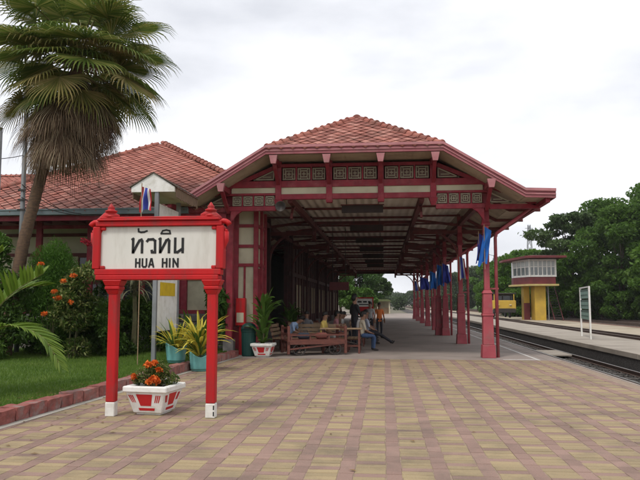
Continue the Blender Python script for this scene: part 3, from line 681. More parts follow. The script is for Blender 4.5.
# platform side
EX = -4.72
m = MB(); m.box(EX - .25, EX - .05, 22.3, 24.2, 0, 4.7); m.build('wall', M['cream'], bld)
m = MB(); m.box(EX - .3, EX + .02, 22.3, 24.2, 0, .9); m.build('wall_plinth', M['stone'], bld)
BX = -3.98
m = MB(); m.box(EX - .1, BX - .04, 20.95, 22.3, 0, 4.6); bay = m.build('corner_bay', M['cream'], bld)
m = MB(); m.box(EX - .1, BX + .03, 20.88, 22.34, 0, .85); m.build('bay_plinth', M['timber'], bay, bevel=.01)
for x, y in ((EX + .06, 20.93), (BX - .05, 20.93), (BX - .02, 22.28), (BX - .02, 21.6)):
    m = MB(); m.box(x - .07, x + .07, y - .07, y + .07, .85, 4.6); m.build('bay_post', M['timber'], bay, bevel=.008)
for z in (.9, 2.75, 3.35, 4.0):
    m = MB(); m.box(EX, BX - .1, 20.9, 20.96, z, z + .1); m.box(BX - .06, BX + .02, 21.0, 22.2, z + .001, z + .1); m.build('bay_rail', M['timber'], bay)
m = MB(); m.box(EX + .3, EX + .36, 20.91, 20.96, 1.0, 2.75); m.build('bay_mullion', M['timber'], bay)
for y in (21.15, 21.85):
    m = MB(); m.box(BX - .045, BX - .03, y - .12, y + .26, 1.05, 2.7); o = m.build('shutter', M['woodlt'], bay)
    for k in range(3): m = MB(); m.box(BX - .03, BX - .005, y - .12 + k * .15, y - .06 + k * .15, 1.05, 2.7); m.build('stile', M['timber'], o)
for y in (22.4, 23.3, 24.15):
    m = MB(); m.box(EX - .06, EX + .1, y - .06, y + .06, .0, 4.7); m.build('wall_post', M['timber'], bld, bevel=.008)
for z in (1.0, 2.9, 3.6, 4.2):
    m = MB(); m.box(EX - .05, EX + .07, 22.36, 24.2, z, z + .13); m.build('wall_rail', M['timber'], bld, bevel=.006)
for y in (22.45, 23.35):
    m = MB(); m.box(EX - .05, EX - .03, y + .1, y + .78, 1.13, 2.88); o = m.build('door', M['woodlt'], bld)
    for k in range(3): m = MB(); m.box(EX - .03, EX + .01, y + .14 + k * .22, y + .2 + k * .22, 1.2, 2.8); m.build('stile', M['timber'], o)
# deep recess of the waiting hall, boarding coloured dark to stand for shade, with pale slats
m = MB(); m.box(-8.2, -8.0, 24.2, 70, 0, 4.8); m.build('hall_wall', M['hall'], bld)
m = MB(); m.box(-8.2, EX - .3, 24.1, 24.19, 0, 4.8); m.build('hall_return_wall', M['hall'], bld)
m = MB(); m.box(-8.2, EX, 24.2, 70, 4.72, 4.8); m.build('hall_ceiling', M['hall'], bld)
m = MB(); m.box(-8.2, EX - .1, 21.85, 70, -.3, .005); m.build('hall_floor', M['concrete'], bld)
for k in range(26):
    y = 27 + k * .62
    m = MB(); m.box(-7.99, -7.93, y, y + .3, .3, 2.6); m.build('pale_shutter', M['cream'] if k % 3 else M['woodlt'], bld)
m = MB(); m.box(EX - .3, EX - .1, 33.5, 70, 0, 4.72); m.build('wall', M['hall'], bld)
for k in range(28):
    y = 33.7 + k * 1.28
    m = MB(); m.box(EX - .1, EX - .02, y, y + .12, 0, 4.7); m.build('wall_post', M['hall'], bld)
    if k % 3 != 1:
        m = MB(); m.box(EX - .1, EX - .06, y + .25, y + .62, .9, 2.6); m.build('pale_shutter', M['cream'], bld)
        m = MB(); m.box(EX - .1, EX - .06, y + .7, y + 1.06, .9, 2.6); m.build('pale_shutter', M['woodlt'], bld)
m = MB(); m.box(EX - .1, EX - .01, 33.5, 70, 3.0, 3.2); m.build('wall_rail', M['hall'], bld)
m = MB(); m.box(-45, -15.3, 27.6, 27.8, 0, 4.5); m.build('wing_wall', M['cream'], bld)
# ================================================================== station name sign
SYN = 9.4
sg = thing('station_sign', 'red framed white station name board on two red posts beside the planter', 'sign', (-3.2, SYN, 0))
for x in (-3.88, -2.43):
    m = MB(); m.box(x - .066, x + .066, SYN - .066, SYN + .066, .2, 1.74); p = m.build('post', M['sign_red'], sg, bevel=.014)
    m = MB(); m.box(x - .068, x + .068, SYN - .068, SYN + .068, 0, .2); w_ = m.build('white_base', M['white'], p, bevel=.01)
    if x > -3:
        for k in range(2): m = MB(); m.box(x + .042, x + .06, SYN - .0695, SYN - .067, .03 + k * .085, .09 + k * .085); m.build('black_dash', M['letter'], w_)
    m = MB(); m.frust((x, SYN), (.14, .14), (.2, .2), 1.72, 1.79); m.box(x - .11, x + .11, SYN - .11, SYN + .11, 1.79, 1.84); m.frust((x, SYN), (.21, .2), (.29, .25), 1.84, 1.93); m.build('capital', M['sign_red'], p, bevel=.012)
m = MB(); m.box(-4.09, -2.375, SYN - .03, SYN + .03, 2.09, 2.70); panel = m.build('name_panel', M['sign_white'], sg)
m = MB(); m.box(-4.16, -2.30, SYN - .09, SYN + .09, 2.705, 2.78); m.box(-4.13, -2.33, SYN - .12, SYN + .12, 2.782, 2.815); m.box(-4.1, -2.36, SYN - .08, SYN + .08, 2.817, 2.845); m.build('top_rail', M['sign_red'], sg, bevel=.01)
m = MB(); m.box(-4.16, -2.30, SYN - .09, SYN + .09, 2.0, 2.085); m.box(-4.13, -2.33, SYN - .12, SYN + .12, 1.93, 1.998); m.build('bottom_rail', M['sign_red'], sg, bevel=.01)
for s, xi, xo in ((-1, -4.09, -4.2), (1, -2.375, -2.265)):
    m = MB(); m.box(min(xi, xo), max(xi, xo), SYN - .088, SYN + .088, 2.087, 2.703); m.build('side_rail', M['sign_red'], sg, bevel=.012)
    for z in (2.65, 2.09): m = MB(); m.box(xi - .07 if s > 0 else xi, xi if s > 0 else xi + .07, SYN - .07, SYN + .07, z if z > 2.5 else 2.087, z + .052 if z > 2.5 else 2.135); m.build('corner_step', M['sign_red'], sg, bevel=.01)
    # scroll at the upper corner: curled bracket and lobes
    m = MB(); cx = xo - s * .05
    pts = []
    for t in np.linspace(0, 1.75 * math.pi, 16):
        r_ = .105 - .045 * t / (1.75 * math.pi); pts.append((cx + s * .02 + s * r_ * math.cos(t + .4), SYN, 2.68 + r_ * math.sin(t + .4)))
    m.tube(pts, [.04] * 10 + [.038, .036, .034, .03, .028, .026], 10); m.build('scroll', M['sign_red'], sg, smooth=True)
    m = MB(); pts = [(cx + s * .05, SYN, 2.62), (cx + s * .055, SYN, 2.5), (cx + s * .01, SYN, 2.38), (cx - s * .01, SYN, 2.28)]
    m.tube(pts, [.06, .055, .045, .03], 10); m.build('scroll_tail', M['sign_red'], sg, smooth=True)
    m = MB(); pts = [(cx - s * .04, SYN, 2.78), (cx - s * .13, SYN, 2.86), (cx - s * .2, SYN, 2.88), (cx - s * .3, SYN, 2.85)]
    m.tube(pts, [.07, .07, .06, .035], 10); m.build('scroll_crest', M['sign_red'], sg, smooth=True)
    xf = -3.965 if s < 0 else -2.475
    m = MB(); m.lathe((xf, SYN, 2.84), [(.085, 0), (.09, .02), (.055, .04), (.05, .06), (.085, .085), (.088, .1), (.05, .12), (.045, .13), (.055, .145), (.03, .175), (.016, .2), (.002, .215)], 14); m.build('finial', M['sign_red'], sg, smooth=True)
def letter(name, strokes, wd):
    """strokes given on a grid over the panel; each letter is raised flat lettering"""
    m = MB(); y = SYN - .0305
    for si, st in enumerate(strokes):
        pts = [(-4.1 + (80 + a / 4 - 102) * .01496, 2.705 - (190 + c / 4 - 227) * .01476) for a, c in st]
        for i, (p, q) in enumerate(zip(pts, pts[1:])):
            dx, dz = q[0] - p[0], q[1] - p[1]; l = math.hypot(dx, dz); ux, uz = dx / l, dz / l; e = wd * .42; t = wd / 2
            a = (p[0] - ux * e, p[1] - uz * e); b2 = (q[0] + ux * e, q[1] + uz * e); yy = y - .004 - .0007 * ((i + si) % 3)
            m.prismY([(a[0] - uz * t, a[1] + ux * t), (b2[0] - uz * t, b2[1] + ux * t), (b2[0] + uz * t, b2[1] - ux * t), (a[0] + uz * t, a[1] - ux * t)], yy, y)
    m.build(name, M['letter'], panel)
TWD, EWD = .037, .025
letter('letter', [[(216, 199), (219, 197), (219, 250)], [(221, 248), (236, 218), (244, 204), (252, 200), (255, 206), (255, 250)]], TWD)
letter('vowel_mark', [[(239, 158), (240, 168), (250, 171), (262, 170), (273, 166)]], .026)
letter('letter', [[(275, 206), (280, 200), (298, 199), (306, 205), (307, 250), (295, 250), (294, 244)]], TWD)
letter('letter', [[(324, 199), (327, 197), (327, 250)], [(329, 248), (344, 218), (351, 204), (358, 200), (362, 206), (362, 250)]], TWD)
letter('vowel_mark', [[(330, 176), (336, 166), (350, 163), (363, 166), (366, 177), (330, 177)]], .024)
letter('letter', [[(386, 197), (386, 250), (396, 250), (416, 236)], [(416, 198), (416, 250)]], TWD)
letter('letter', [[(232, 276), (232, 307)], [(247, 276), (247, 307)], [(232, 291), (247, 291)]], EWD)
letter('letter', [[(258, 276), (258, 302), (262, 307), (270, 307), (274, 302), (274, 276)]], EWD)
letter('letter', [[(284, 307), (292, 276), (295, 276), (302, 307)], [(287, 298), (299, 298)]], EWD)
letter('letter', [[(338, 276), (338, 307)], [(354, 276), (354, 307)], [(338, 291), (354, 291)]], EWD)
letter('letter', [[(366, 276), (366, 307)]], EWD)
letter('letter', [[(380, 307), (380, 276), (398, 307), (398, 276)]], EWD)

# ================================================================== leaves
def leafcloud(blobs, n, ls, shell=.55, flat=0., tip=.0):
    """blobs: (centre, radii, weight); returns MB-free mesh arrays of folded rhombus leaves spread through the blobs"""
    wts = np.array([b_[2] for b_ in blobs], float); wts /= wts.sum(); idx = rng.choice(len(blobs), n, p=wts)
    C = np.array([b_[0] for b_ in blobs])[idx]; Rr = np.array([b_[1] for b_ in blobs])[idx]
    d = rng.normal(size=(n, 3)); d /= np.linalg.norm(d, axis=1)[:, None]
    rad = shell + (1 - shell) * rng.uniform(0, 1, n) ** .6
    rad *= 1 + .09 * rng.normal(size=n) * (rng.uniform(size=n) < .3)
    c = C + d * Rr * rad[:, None]
    ax = d * .8 + rng.normal(size=(n, 3)) * .7; ax[:, 2] -= flat; ax /= np.linalg.norm(ax, axis=1)[:, None]
    up = rng.normal(size=(n, 3)) * .6 + np.array([0, 0, 1.]); s = np.cross(ax, up); s /= np.linalg.norm(s, axis=1)[:, None] + 1e-9
    nn = np.cross(s, ax); L_ = ls[0] + (ls[1] - ls[0]) * rng.uniform(size=n); W_ = L_ * ls[2]
    v = np.empty((n, 4, 3))
    v[:, 0] = c - ax * L_[:, None] / 2; v[:, 2] = c + ax * L_[:, None] / 2 - nn * (L_ * .15)[:, None]
    v[:, 1] = c + s * W_[:, None] / 2 + nn * (W_ * .18)[:, None]; v[:, 3] = c - s * W_[:, None] / 2 + nn * (W_ * .18)[:, None]
    return v.reshape(-1, 3)
def leafobj(name, v, mat, parent, off=(0, 0, 0)):
    v = v - np.array(off); n = len(v) // 4; me = bpy.data.meshes.new(name)
    me.vertices.add(n * 4); me.vertices.foreach_set('co', v.astype(np.float32).ravel())
    f = (np.arange(n)[:, None] * 4 + np.array([0, 1, 2, 0, 2, 3])).astype(np.int32)
    me.loops.add(n * 6); me.loops.foreach_set('vertex_index', f.ravel()); me.polygons.add(n * 2)
    me.polygons.foreach_set('loop_start', np.arange(0, n * 6, 3, dtype=np.int32)); me.update(calc_edges=True); me.validate()
    me.materials.append(mat); return link(name, me, parent)
GREENS = dict(
    hedge=leafm('leaf_hedge', [(.03, .065, .012), (.075, .14, .022), (.15, .23, .045)], .42, .45, nscale=1.5),
    feather=leafm('leaf_feather', [(.05, .12, .015), (.09, .2, .025), (.14, .26, .04)], .6, .45, nscale=2),
    light=leafm('leaf_light', [(.05, .12, .015), (.08, .16, .025), (.11, .2, .04)], .5, .3),
    varieg=leafm('leaf_variegated', [(.04, .08, .015), (.09, .14, .025), (.26, .26, .09)], .45, .4),
    mid=leafm('leaf_mid', [(.03, .075, .012), (.055, .12, .018), (.09, .165, .03)], .5, .25, nscale=.35),
    tree1=leafm('leaf_tree_dark', [(.04, .095, .014), (.09, .175, .026), (.17, .27, .05)], .5, .5, nscale=.3),
    tree2=leafm('leaf_tree_rain', [(.045, .085, .024), (.075, .125, .034), (.12, .165, .055)], .55, .3, nscale=.3),
    tree3=leafm('leaf_tree_fresh', [(.055, .125, .015), (.1, .2, .025), (.18, .28, .05)], .5, .5, nscale=.3),
    far=leafm('leaf_far_hazed', [(.045, .075, .03), (.065, .1, .04), (.09, .125, .055)], .6, .3, nscale=.15),  # paler greyed greens put distance haze into the leaf colour
)
stemm = pm('green_stem', (.1, .1, .045), (.07, .06, .03), 10, .8)
def bush(name, label, cat, base, blobs, n, ls, mat, group=None, flowers=None, flat=0., shell=.4):
    o = thing(name, label, cat, base, 0, group)
    leafobj('foliage', leafcloud([(np.array(c), np.array(r_), w_) for c, r_, w_ in blobs], n, ls, shell, flat), mat, o)
    m = MB()
    for c, r_, w_ in blobs[:6]:
        m.tube([(random.uniform(-.08, .08), random.uniform(-.08, .08), 0), (c[0] * .6, c[1] * .6, c[2] * .6), c], [.03, .02, .008], 5)
    m.build('stem', stemm, o, local=True)
    if flowers:
        for (x, y, z), r_, fm in flowers:
            v = leafcloud([(np.array((x, y, z)), np.array((r_, r_, r_ * .7)), 1)], 46, (.05, .09, .7), .3)
            leafobj('flower_cluster', v, fm, o)
    return o
orange = leafm('petal_orange', [(.6, .12, .015), (.75, .2, .03), (.55, .07, .01)], .6, .2)
redfl = leafm('petal_red', [(.4, .015, .03), (.55, .03, .06), (.3, .01, .02)], .6, .2)
def blobset(r_, h, k, seed):
    q = random.Random(seed); out_ = []
    for i in range(k):
        a = q.uniform(0, 6.28); rr = r_ * q.uniform(.1, .72); z = q.uniform(.08, .85) * h
        s = r_ * q.uniform(.32, .55); out_.append(((rr * math.cos(a), rr * math.sin(a), z), (s, s, s * q.uniform(.7, 1)), s * s))
    return out_
HG = 'shrubs of the dark hedge before the station house'
for i, (x, y, r_, h, lb) in enumerate([(-11.3, 18.6, .9, 1.9, 'dark hedge shrub at the left picture edge below the grey pole'), (-9.95, 18.9, .9, 2.1, 'dark hedge shrub behind the leaning palm trunk'),
                                  (-8.9, 18.9, .85, 1.9, 'dark hedge shrub below the orange flowers'), (-7.75, 19.3, .8, 1.75, 'dark hedge shrub seen through the sign beside its left post'), (-6.8, 19.8, .7, 1.5, 'dark hedge shrub beside the tall white notice board'), (-10.1, 17.1, .85, 2.5, 'leafy hedge shrub hiding the foot of the leaning palm'), (-7.6, 18.2, .7, 1.5, 'low hedge shrub at the lawn edge behind the left sign post')]):
    bush('hedge_shrub', lb, 'shrub', (x, y, .12), blobset(r_, h, 16, i), 5200, (.07, .16, .5), GREENS['hedge'], HG)
bush('feathery_conifer', 'bright green feathery conifer rising above the hedge', 'shrub', (-9.25, 18.0, .12), [((0, 0, 1.2), (.6, .6, 1.2), 2), ((-.25, .1, 2.4), (.5, .5, .75), 2), ((.28, 0, 2.25), (.5, .5, .7), 2), ((.1, .05, 2.7), (.4, .4, .6), 1.5), ((-.45, 0, 1.8), (.45, .45, .7), 1)], 16000, (.05, .12, .22), GREENS['feather'], flat=-.6)
bush('leafy_shrub', 'light green leafy shrub cut by the left picture edge', 'shrub', (-11.15, 18.0, .12), [((0, 0, 2.6), (.6, .6, .6), 1), ((.1, 0, 3.1), (.5, .5, .4), 1), ((-.4, 0, 2.0), (.6, .6, .7), 1)], 2500, (.1, .2, .5), GREENS['light'])
bush('orange_flower_bush', 'variegated bush with orange flower heads in front of the hedge', 'shrub', (-8.35, 17.5, .12), blobset(.75, 2.75, 18, 31), 5200, (.08, .17, .42), GREENS['varieg'],
     flowers=[((-.2 + dx, -.62, z), .085, orange) for dx, z in ((-.05, 1.78), (.1, 1.62), (.02, 1.6), (.4, 1.5), (.45, 2.2), (-.45, 2.5), (.2, 2.05), (-.3, 1.2))])
bush('red_flower_bush', 'shrub with red flowers under the dark eave', 'shrub', (-8.35, 19.2, .12), blobset(.65, 3.3, 14, 41), 2600, (.09, .18, .4), GREENS['mid'],
     flowers=[((dx, -.5, z), .12, redfl) for dx, z in ((-.35, 3.3), (-.2, 3.22), (.15, 3.0), (.35, 2.95), (.5, 2.8), (0, 3.15))])
bush('green_wall_plant', 'green leafy plant against the stone plinth beside the right sign post', 'plant', (-5.15, 20.3, .1), [((0, 0, .9), (.35, .3, .5), 1), ((.1, -.1, 1.5), (.35, .3, .45), 1.2), ((-.1, 0, 1.9), (.25, .25, .3), .6)], 900, (.16, .32, .4), GREENS['mid'], flat=.6)
# drooping strap-leaved plant
def strapleaf(mb, base, az, el, ln, wd, droop, seg=6):
    d = Vector((math.cos(az) * math.cos(el), math.sin(az) * math.cos(el), math.sin(el))); s = Vector((-math.sin(az), math.cos(az), 0)); p = Vector(base); v = []
    for i in range(seg + 1):
        t = i / seg; w_ = wd * (math.sin(math.pi * min(1, t * .86 + .12)) ** .7) * (1 if t < 1 else .1)
        nrm = s.cross(d).normalized()
        v += [p - s * w_ / 2 + nrm * w_ * .16, p, p + s * w_ / 2 + nrm * w_ * .16]
        p = p + d * ln / seg; d = (d + Vector((0, 0, -droop / seg * (.4 + t)))).normalized()
    mb.add(v, [(3 * i + a, 3 * i + a + 1, 3 * i + a + 4, 3 * i + a + 3) for i in range(seg) for a in (0, 1)])
pale = leafm('leaf_pale_strap', [(.09, .1, .05), (.14, .14, .08), (.06, .075, .03)], .6, .2)
o = thing('drooping_plant', 'pale drooping strap leaved plant seen through the sign', 'plant', (-7.2, 18.9, .12))
for k in range(46):
    m = MB(); strapleaf(m, (random.uniform(-.1, .1), random.uniform(-.1, .1), 1.75 + random.uniform(-.15, .3)), random.uniform(0, 6.28), random.uniform(.2, 1.2), random.uniform(.7, 1.15), .06, 3.2); m.build('leaf', pale, o, local=True)
m = MB(); m.tube([(0, 0, 0), (.03, 0, 1), (0, 0, 1.9)], [.09, .07, .06], 7); m.build('stem', stemm, o, local=True)

# ================================================================== planters and pots
def planter(label, x, y, rz, sc_=1.0):
    o = thing('planter', label, 'planter', (x, y, 0), rz, 'white planters with red panels'); b0, t0, h = .44 * sc_, .62 * sc_, .34 * sc_
    m = MB(); m.frust((0, 0), (b0, b0), (t0, t0), .03, h); m.box(-b0 / 2 + .03, b0 / 2 - .03, -b0 / 2 + .03, b0 / 2 - .03, 0, .035); m.build('body', M['white'], o, bevel=.012, local=True)
    m = MB(); r1 = t0 / 2 + .03; r0 = t0 / 2 - .06
    for a in ((-r1, r1, -r1, -r0), (-r1, r1, r0, r1), (-r1, -r0, -r0, r0), (r0, r1, -r0, r0)): m.box(*a, h - .01, h + .075 * sc_)
    m.build('rim', M['white'], o, bevel=.014, local=True)
    m = MB(); m.box(-r0 - .01, r0 + .01, -r0 - .01, r0 + .01, h - .02, h + .035); m.build('soil', M['soil'], o, local=True)
    hs = h - .03
    def quad(face, poly, name):    # poly in (s, t): s -1..1 across the face, t 0..1 up
        v = []
        for d in (.004, -.01):
            for s, t in poly:
                hw = (b0 + (t0 - b0) * t) / 2; p = Vector((s * hw, -hw - d, .03 + hs * t)); v.append(Matrix.Rotation(face * math.pi / 2, 3, 'Z') @ p)
        k = len(poly); m = MB(); m.add(v, [tuple(range(k)), tuple(range(k, 2 * k))[::-1]] + [(i, (i + 1) % k, (i + 1) % k + k, i + k) for i in range(k)]); m.build(name, M['red_paint'], o, local=True)
    for f in range(4):
        quad(f, [(-.36, .34), (.28, .34), (.36, .88), (-.48, .88)], 'red_panel'); quad(f, [(-.5, .12), (.5, .12), (.52, .24), (-.52, .24)], 'red_bar')
        for k in range(3):
            quad(f, [(-.62 - k * .09, .5), (-.58 - k * .09, .5), (-.66 - k * .09, .84), (-.72 - k * .09, .84)], 'red_stripe')
            quad(f, [(.48 + k * .1, .5), (.53 + k * .1, .5), (.6 + k * .1, .84), (.54 + k * .1, .84)], 'red_stripe')
    return o
planter('white planter with red panels standing between the posts of the station sign', -3.36, 9.72, R(-7))
planter('white planter with red panels beside the green bin under the canopy', -3.62, 20.1, R(-3), .97)
bush('ixora', 'small ixora with orange blooms growing in the nearest white planter', 'plant', (-3.36, 9.72, .37), [((-.1, 0, .17), (.2, .18, .14), 1), ((.06, 0, .25), (.17, .16, .15), 1), ((.2, .02, .12), (.16, .15, .1), .7), ((-.27, 0, .1), (.07, .07, .1), .2)], 1500, (.03, .065, .5), GREENS['varieg'], shell=.3,
     flowers=[((-.06, -.14, .34), .05, orange), ((.02, -.1, .36), .045, orange), ((.05, -.2, .14), .065, orange), ((.1, -.19, .1), .055, orange), ((-.29, -.06, .16), .045, orange), ((-.02, -.19, .1), .04, orange), ((.1, -.12, .27), .04, orange)])
crot = leafm('leaf_croton', [(.14, .2, .02), (.42, .38, .04), (.58, .48, .07), (.3, .32, .035)], .4, .35)
crot_green = leafm('leaf_croton_green', [(.03, .08, .012), (.06, .13, .02), (.12, .18, .03)], .4, .25)
def pot(label, x, y, z, rz):
    o = thing('teal_pot', label, 'pot', (x, y, z), rz, 'teal pots of yellow crotons'); m = MB(); n = 32; v = []; f = []
    prof_ = [(.0, .0), (.19, 0), (.2, .02), (.21, .05)] + [(.215 + .04 * (k / 18) + (.007 if k % 2 else -.004), .05 + .36 * k / 18) for k in range(19)]
    for i, (r_, z_) in enumerate(prof_):
        t = max(0, (z_ - .2) / .21)
        for j in range(n):
            a = 2 * math.pi * j / n; wave = .075 * math.cos(2 * a) * t ** 2; v.append((r_ * math.cos(a), r_ * math.sin(a), z_ + wave))
    k0_ = len(prof_)
    for r_ in (.225, .2):
        for j in range(n): a = 2 * math.pi * j / n; v.append((r_ * math.cos(a), r_ * math.sin(a), .41 + .075 * math.cos(2 * a) if r_ > .21 else .3))
    for i in range(k0_ + 1):
        for j in range(n): a = i * n + j; b2 = i * n + (j + 1) % n; f.append((a, b2, b2 + n, a + n))
    m.add(v, f); m.build('vase', M['teal'], o, local=True, smooth=True)
    m = MB(); m.lathe((0, 0, .3), [(.205, 0), (.2, .02)], 20); m.build('soil', M['soil'], o, local=True)
    return o
def croton(label, x, y, z, n, ln, mats, h0=.0, wd=.06, group=None, tall=0.):
    o = thing('croton', label, 'plant', (x, y, z), 0, group)
    for k in range(n):
        m = MB(); hz = random.uniform(0, tall); a = random.uniform(0, 6.28)
        strapleaf(m, (.05 * math.cos(a), .05 * math.sin(a), h0 + hz), a, random.uniform(.45, 1.45), ln * random.uniform(.65, 1.1), wd * random.uniform(.9, 1.5), random.uniform(.9, 2.3))
        m.build('leaf', random.choice(mats), o, local=True)
    m = MB(); m.tube([(0, 0, -.05), (.02, 0, h0 + tall * .5), (0, 0, h0 + tall)], [.03, .025, .015], 6); m.build('stem', stemm, o, local=True)
    return o
pot('teal ribbed pot standing on the lawn kerb, farther left of the two', -5.02, 16.0, .17, R(40))
pot('teal ribbed pot standing on the paving against the kerb, nearer the right sign post', -4.36, 15.75, 0, R(20))
croton('yellow green croton in the pot on the lawn kerb', -5.02, 16.0, .5, 56, .82, [crot, crot, crot, crot_green], group='crotons in teal pots')
croton('taller yellow croton in the pot on the paving', -4.36, 15.75, .33, 90, .88, [crot, crot, crot, crot_green], tall=.4, group='crotons in teal pots')
croton('bushy yellow croton on the lawn behind the two teal pots', -4.95, 17.0, .15, 60, .75, [crot, crot_green], tall=.7, group='crotons by the kerb')
croton('tall dark green croton in the white planter under the canopy', -3.62, 20.1, .36, 60, .62, [crot_green, GREENS['mid'], crot_green], wd=.11, tall=1.25)

# ================================================================== fan palms
def frond(mb, base, az, el, pet, fr, seg_n, half, droop, wseg=.05, roll=0.0, fold=0.3, wf=.46):
    """petiole and a pleated fan whose fingers hang at the tips; gravity is world -Z"""
    d0 = Vector((math.cos(az) * math.cos(el), math.sin(az) * math.cos(el), math.sin(el))); s = Vector((-math.sin(az), math.cos(az), 0))
    pts = []; p = Vector(base); d = d0.copy()
    for i in range(5):
        pts.append(p.copy()); p = p + d * pet / 4; d = (d + Vector((0, 0, -.06 * pet))).normalized()
    mb.cm = 1; mb.tube(pts, [.035, .028, .024, .02, .016], 5); mb.cm = 0
    hub = pts[-1]; nrm = s.cross(d).normalized()
    s = (s * math.cos(roll) + nrm * math.sin(roll)).normalized(); nrm = s.cross(d).normalized()
    for k in range(seg_n):
        t = -1 + 2 * (k + .5) / seg_n; a = t * half; ln = fr * (1 - .32 * abs(t) ** 2) * random.uniform(.92, 1.06)
        dd = (d * math.cos(a) + s * math.sin(a)).normalized(); ss = (s * math.cos(a) - d * math.sin(a)).normalized(); q = hub.copy(); v = []; K = 6
        dstep = dd.copy(); dr = droop * random.uniform(.8, 1.3)
        for i in range(K + 1):
            u_ = i / K; wmax = 2 * half / seg_n * fr * wf
            w_ = (u_ / .55 * wmax if u_ < .55 else wmax * (1 - (u_ - .55) / .45) ** .8); w_ = max(w_, .004)
            nn_ = ss.cross(dstep).normalized()
            v += [q - ss * w_ / 2, q + nn_ * w_ * fold, q + ss * w_ / 2]
            q = q + dstep * ln / K
            if u_ > .35: dstep = (dstep + Vector((0, 0, -dr * (u_ - .3)))).normalized()
        mb.add(v, [(3 * i + b_, 3 * i + b_ + 1, 3 * i + b_ + 4, 3 * i + b_ + 3) for i in range(K) for b_ in (0, 1)])
palm_live = leafm('palm_leaf', [(.055, .095, .016), (.1, .15, .025), (.17, .2, .045), (.27, .26, .075)], .4, .35)
palm_old = leafm('palm_leaf_yellowing', [(.12, .13, .03), (.22, .19, .055), (.32, .25, .1)], .55, .25)
palm_dead = leafm('palm_leaf_dead', [(.07, .042, .025), (.15, .095, .058), (.24, .17, .105), (.38, .3, .2)], .8, .15)
petm = pm('palm_petiole', (.16, .15, .05), (.11, .1, .035), 8, .6); petd = pm('palm_petiole_dead', (.15, .1, .065), (.1, .07, .045), 8, .8)
PB = (-10.55, 18.0, .1)
palm = thing('fan_palm', 'tall fan palm with a brown skirt of dead fronds and a leaning trunk', 'palm tree', PB)
tp = [Vector(p) for p in ((-10.55, 18, .1), (-10.4, 18, 1.6), (-10.12, 18, 3.4), (-9.7, 18, 5.2), (-9.2, 18, 6.9), (-8.7, 18, 8.5))]
fine = []
for i in range(len(tp) - 1):
    for k in range(14): fine.append(tp[i].lerp(tp[i + 1], k / 14))
m = MB(); m.tube(fine + [tp[-1]], [(.175 - .035 * (i / len(fine))) * (1.06 if i % 2 else .97) for i in range(len(fine) + 1)], 12); m.build('trunk', M['bark'], palm, smooth=True)
CT = tp[-1]
q = random.Random(5)
for k in range(46):
    az = k * 2.39996 + q.uniform(-.25, .25); el = R(-32 + 105 * (k / 45) ** .9 + q.uniform(-8, 8))
    m = MB(); frond(m, CT + Vector((0, 0, q.uniform(-.2, .3))), az, el, q.uniform(1.2, 1.85), q.uniform(1.25, 1.6), 34, R(105), q.uniform(1.2, 2.2), fold=.28)
    m.build('frond', [palm_live if k > 7 or k % 3 == 0 else palm_old, petm], palm)
for k in range(12):
    az = k * 2.39996 + 1; m = MB(); frond(m, CT + Vector((0, 0, -.35)), az, R(q.uniform(-50, -20)), q.uniform(.9, 1.35), q.uniform(1.1, 1.4), 26, R(85), 1.2, fold=.28)
    m.build('frond', [palm_old if k % 2 else palm_live, petm], palm)
for k in range(20):
    az = k * 2.39996 + 2; m = MB(); frond(m, CT + Vector((0, 0, q.uniform(-.3, .2))), az, R(q.uniform(-15, 45)), q.uniform(.65, 1.1), q.uniform(1.2, 1.5), 30, R(100), q.uniform(2.2, 3.2), fold=.25)
    m.build('frond', [palm_live if k % 3 else palm_old, petm], palm)
for k in range(120):
    az = k * 2.39996 + q.uniform(-.3, .3); lv = q.uniform(0, 1)
    b0 = CT + Vector((-.22, 0, -1)) * (.25 + 1.45 * lv)
    m = MB(); frond(m, b0, az, R(q.uniform(-66, -35)), q.uniform(.8, 1.2) * (1 - .2 * lv), q.uniform(1.15, 1.7), 24, R(q.uniform(30, 62)), 2.6, fold=.15, wf=.26)
    m.build('dead_frond', [palm_dead, petd], palm)
def pinnate(mb, pts, n, ln, wd, droop, side_tilt=.35):
    """arching feather leaf: rachis through pts, overlapping leaflets both sides"""
    pts = [Vector(p) for p in pts]; fine_ = []
    for i in range(len(pts) - 1):
        p0 = pts[max(0, i - 1)]; p1, p2 = pts[i], pts[i + 1]; p3 = pts[min(len(pts) - 1, i + 2)]
        for k in range(12):
            t = k / 12; fine_.append(.5 * ((2 * p1) + (p2 - p0) * t + (2 * p0 - 5 * p1 + 4 * p2 - p3) * t * t + (3 * p1 - p0 - 3 * p2 + p3) * t ** 3))
    fine_.append(pts[-1]); K = len(fine_)
    mb.cm = 1; mb.tube(fine_, [.016 * (1 - .75 * i / K) for i in range(K)], 5); mb.cm = 0
    for k in range(n):
        t = .12 + .87 * k / (n - 1); i = min(K - 2, int(t * (K - 1))); p = fine_[i]; d, s_, u_ = frame(fine_[i + 1] - fine_[i])
        for sg_ in (-1, 1):
            l = ln * (math.sin(math.pi * (.16 + .78 * t)) ** .7) * random.uniform(.92, 1.08); fwd = .75 + .5 * t
            dd = (s_ * sg_ + d * fwd + u_ * side_tilt).normalized(); q_ = p.copy(); v = []; nrm = dd.cross(d).normalized()
            for j in range(6):
                r_ = j / 5; w_ = wd * (1 - r_ ** 2.2) * (.55 + .45 * min(1, r_ * 4)) + .003; sd2 = dd.cross(nrm).normalized()
                v += [q_ - sd2 * w_ / 2, q_ + nrm * w_ * .15, q_ + sd2 * w_ / 2]; q_ = q_ + dd * l / 5; dd = (dd + Vector((0, 0, -droop * .22 * (r_ + .3)))).normalized()
            mb.add(v, [(3 * j + b_, 3 * j + b_ + 1, 3 * j + b_ + 4, 3 * j + b_ + 3) for j in range(5) for b_ in (0, 1)])
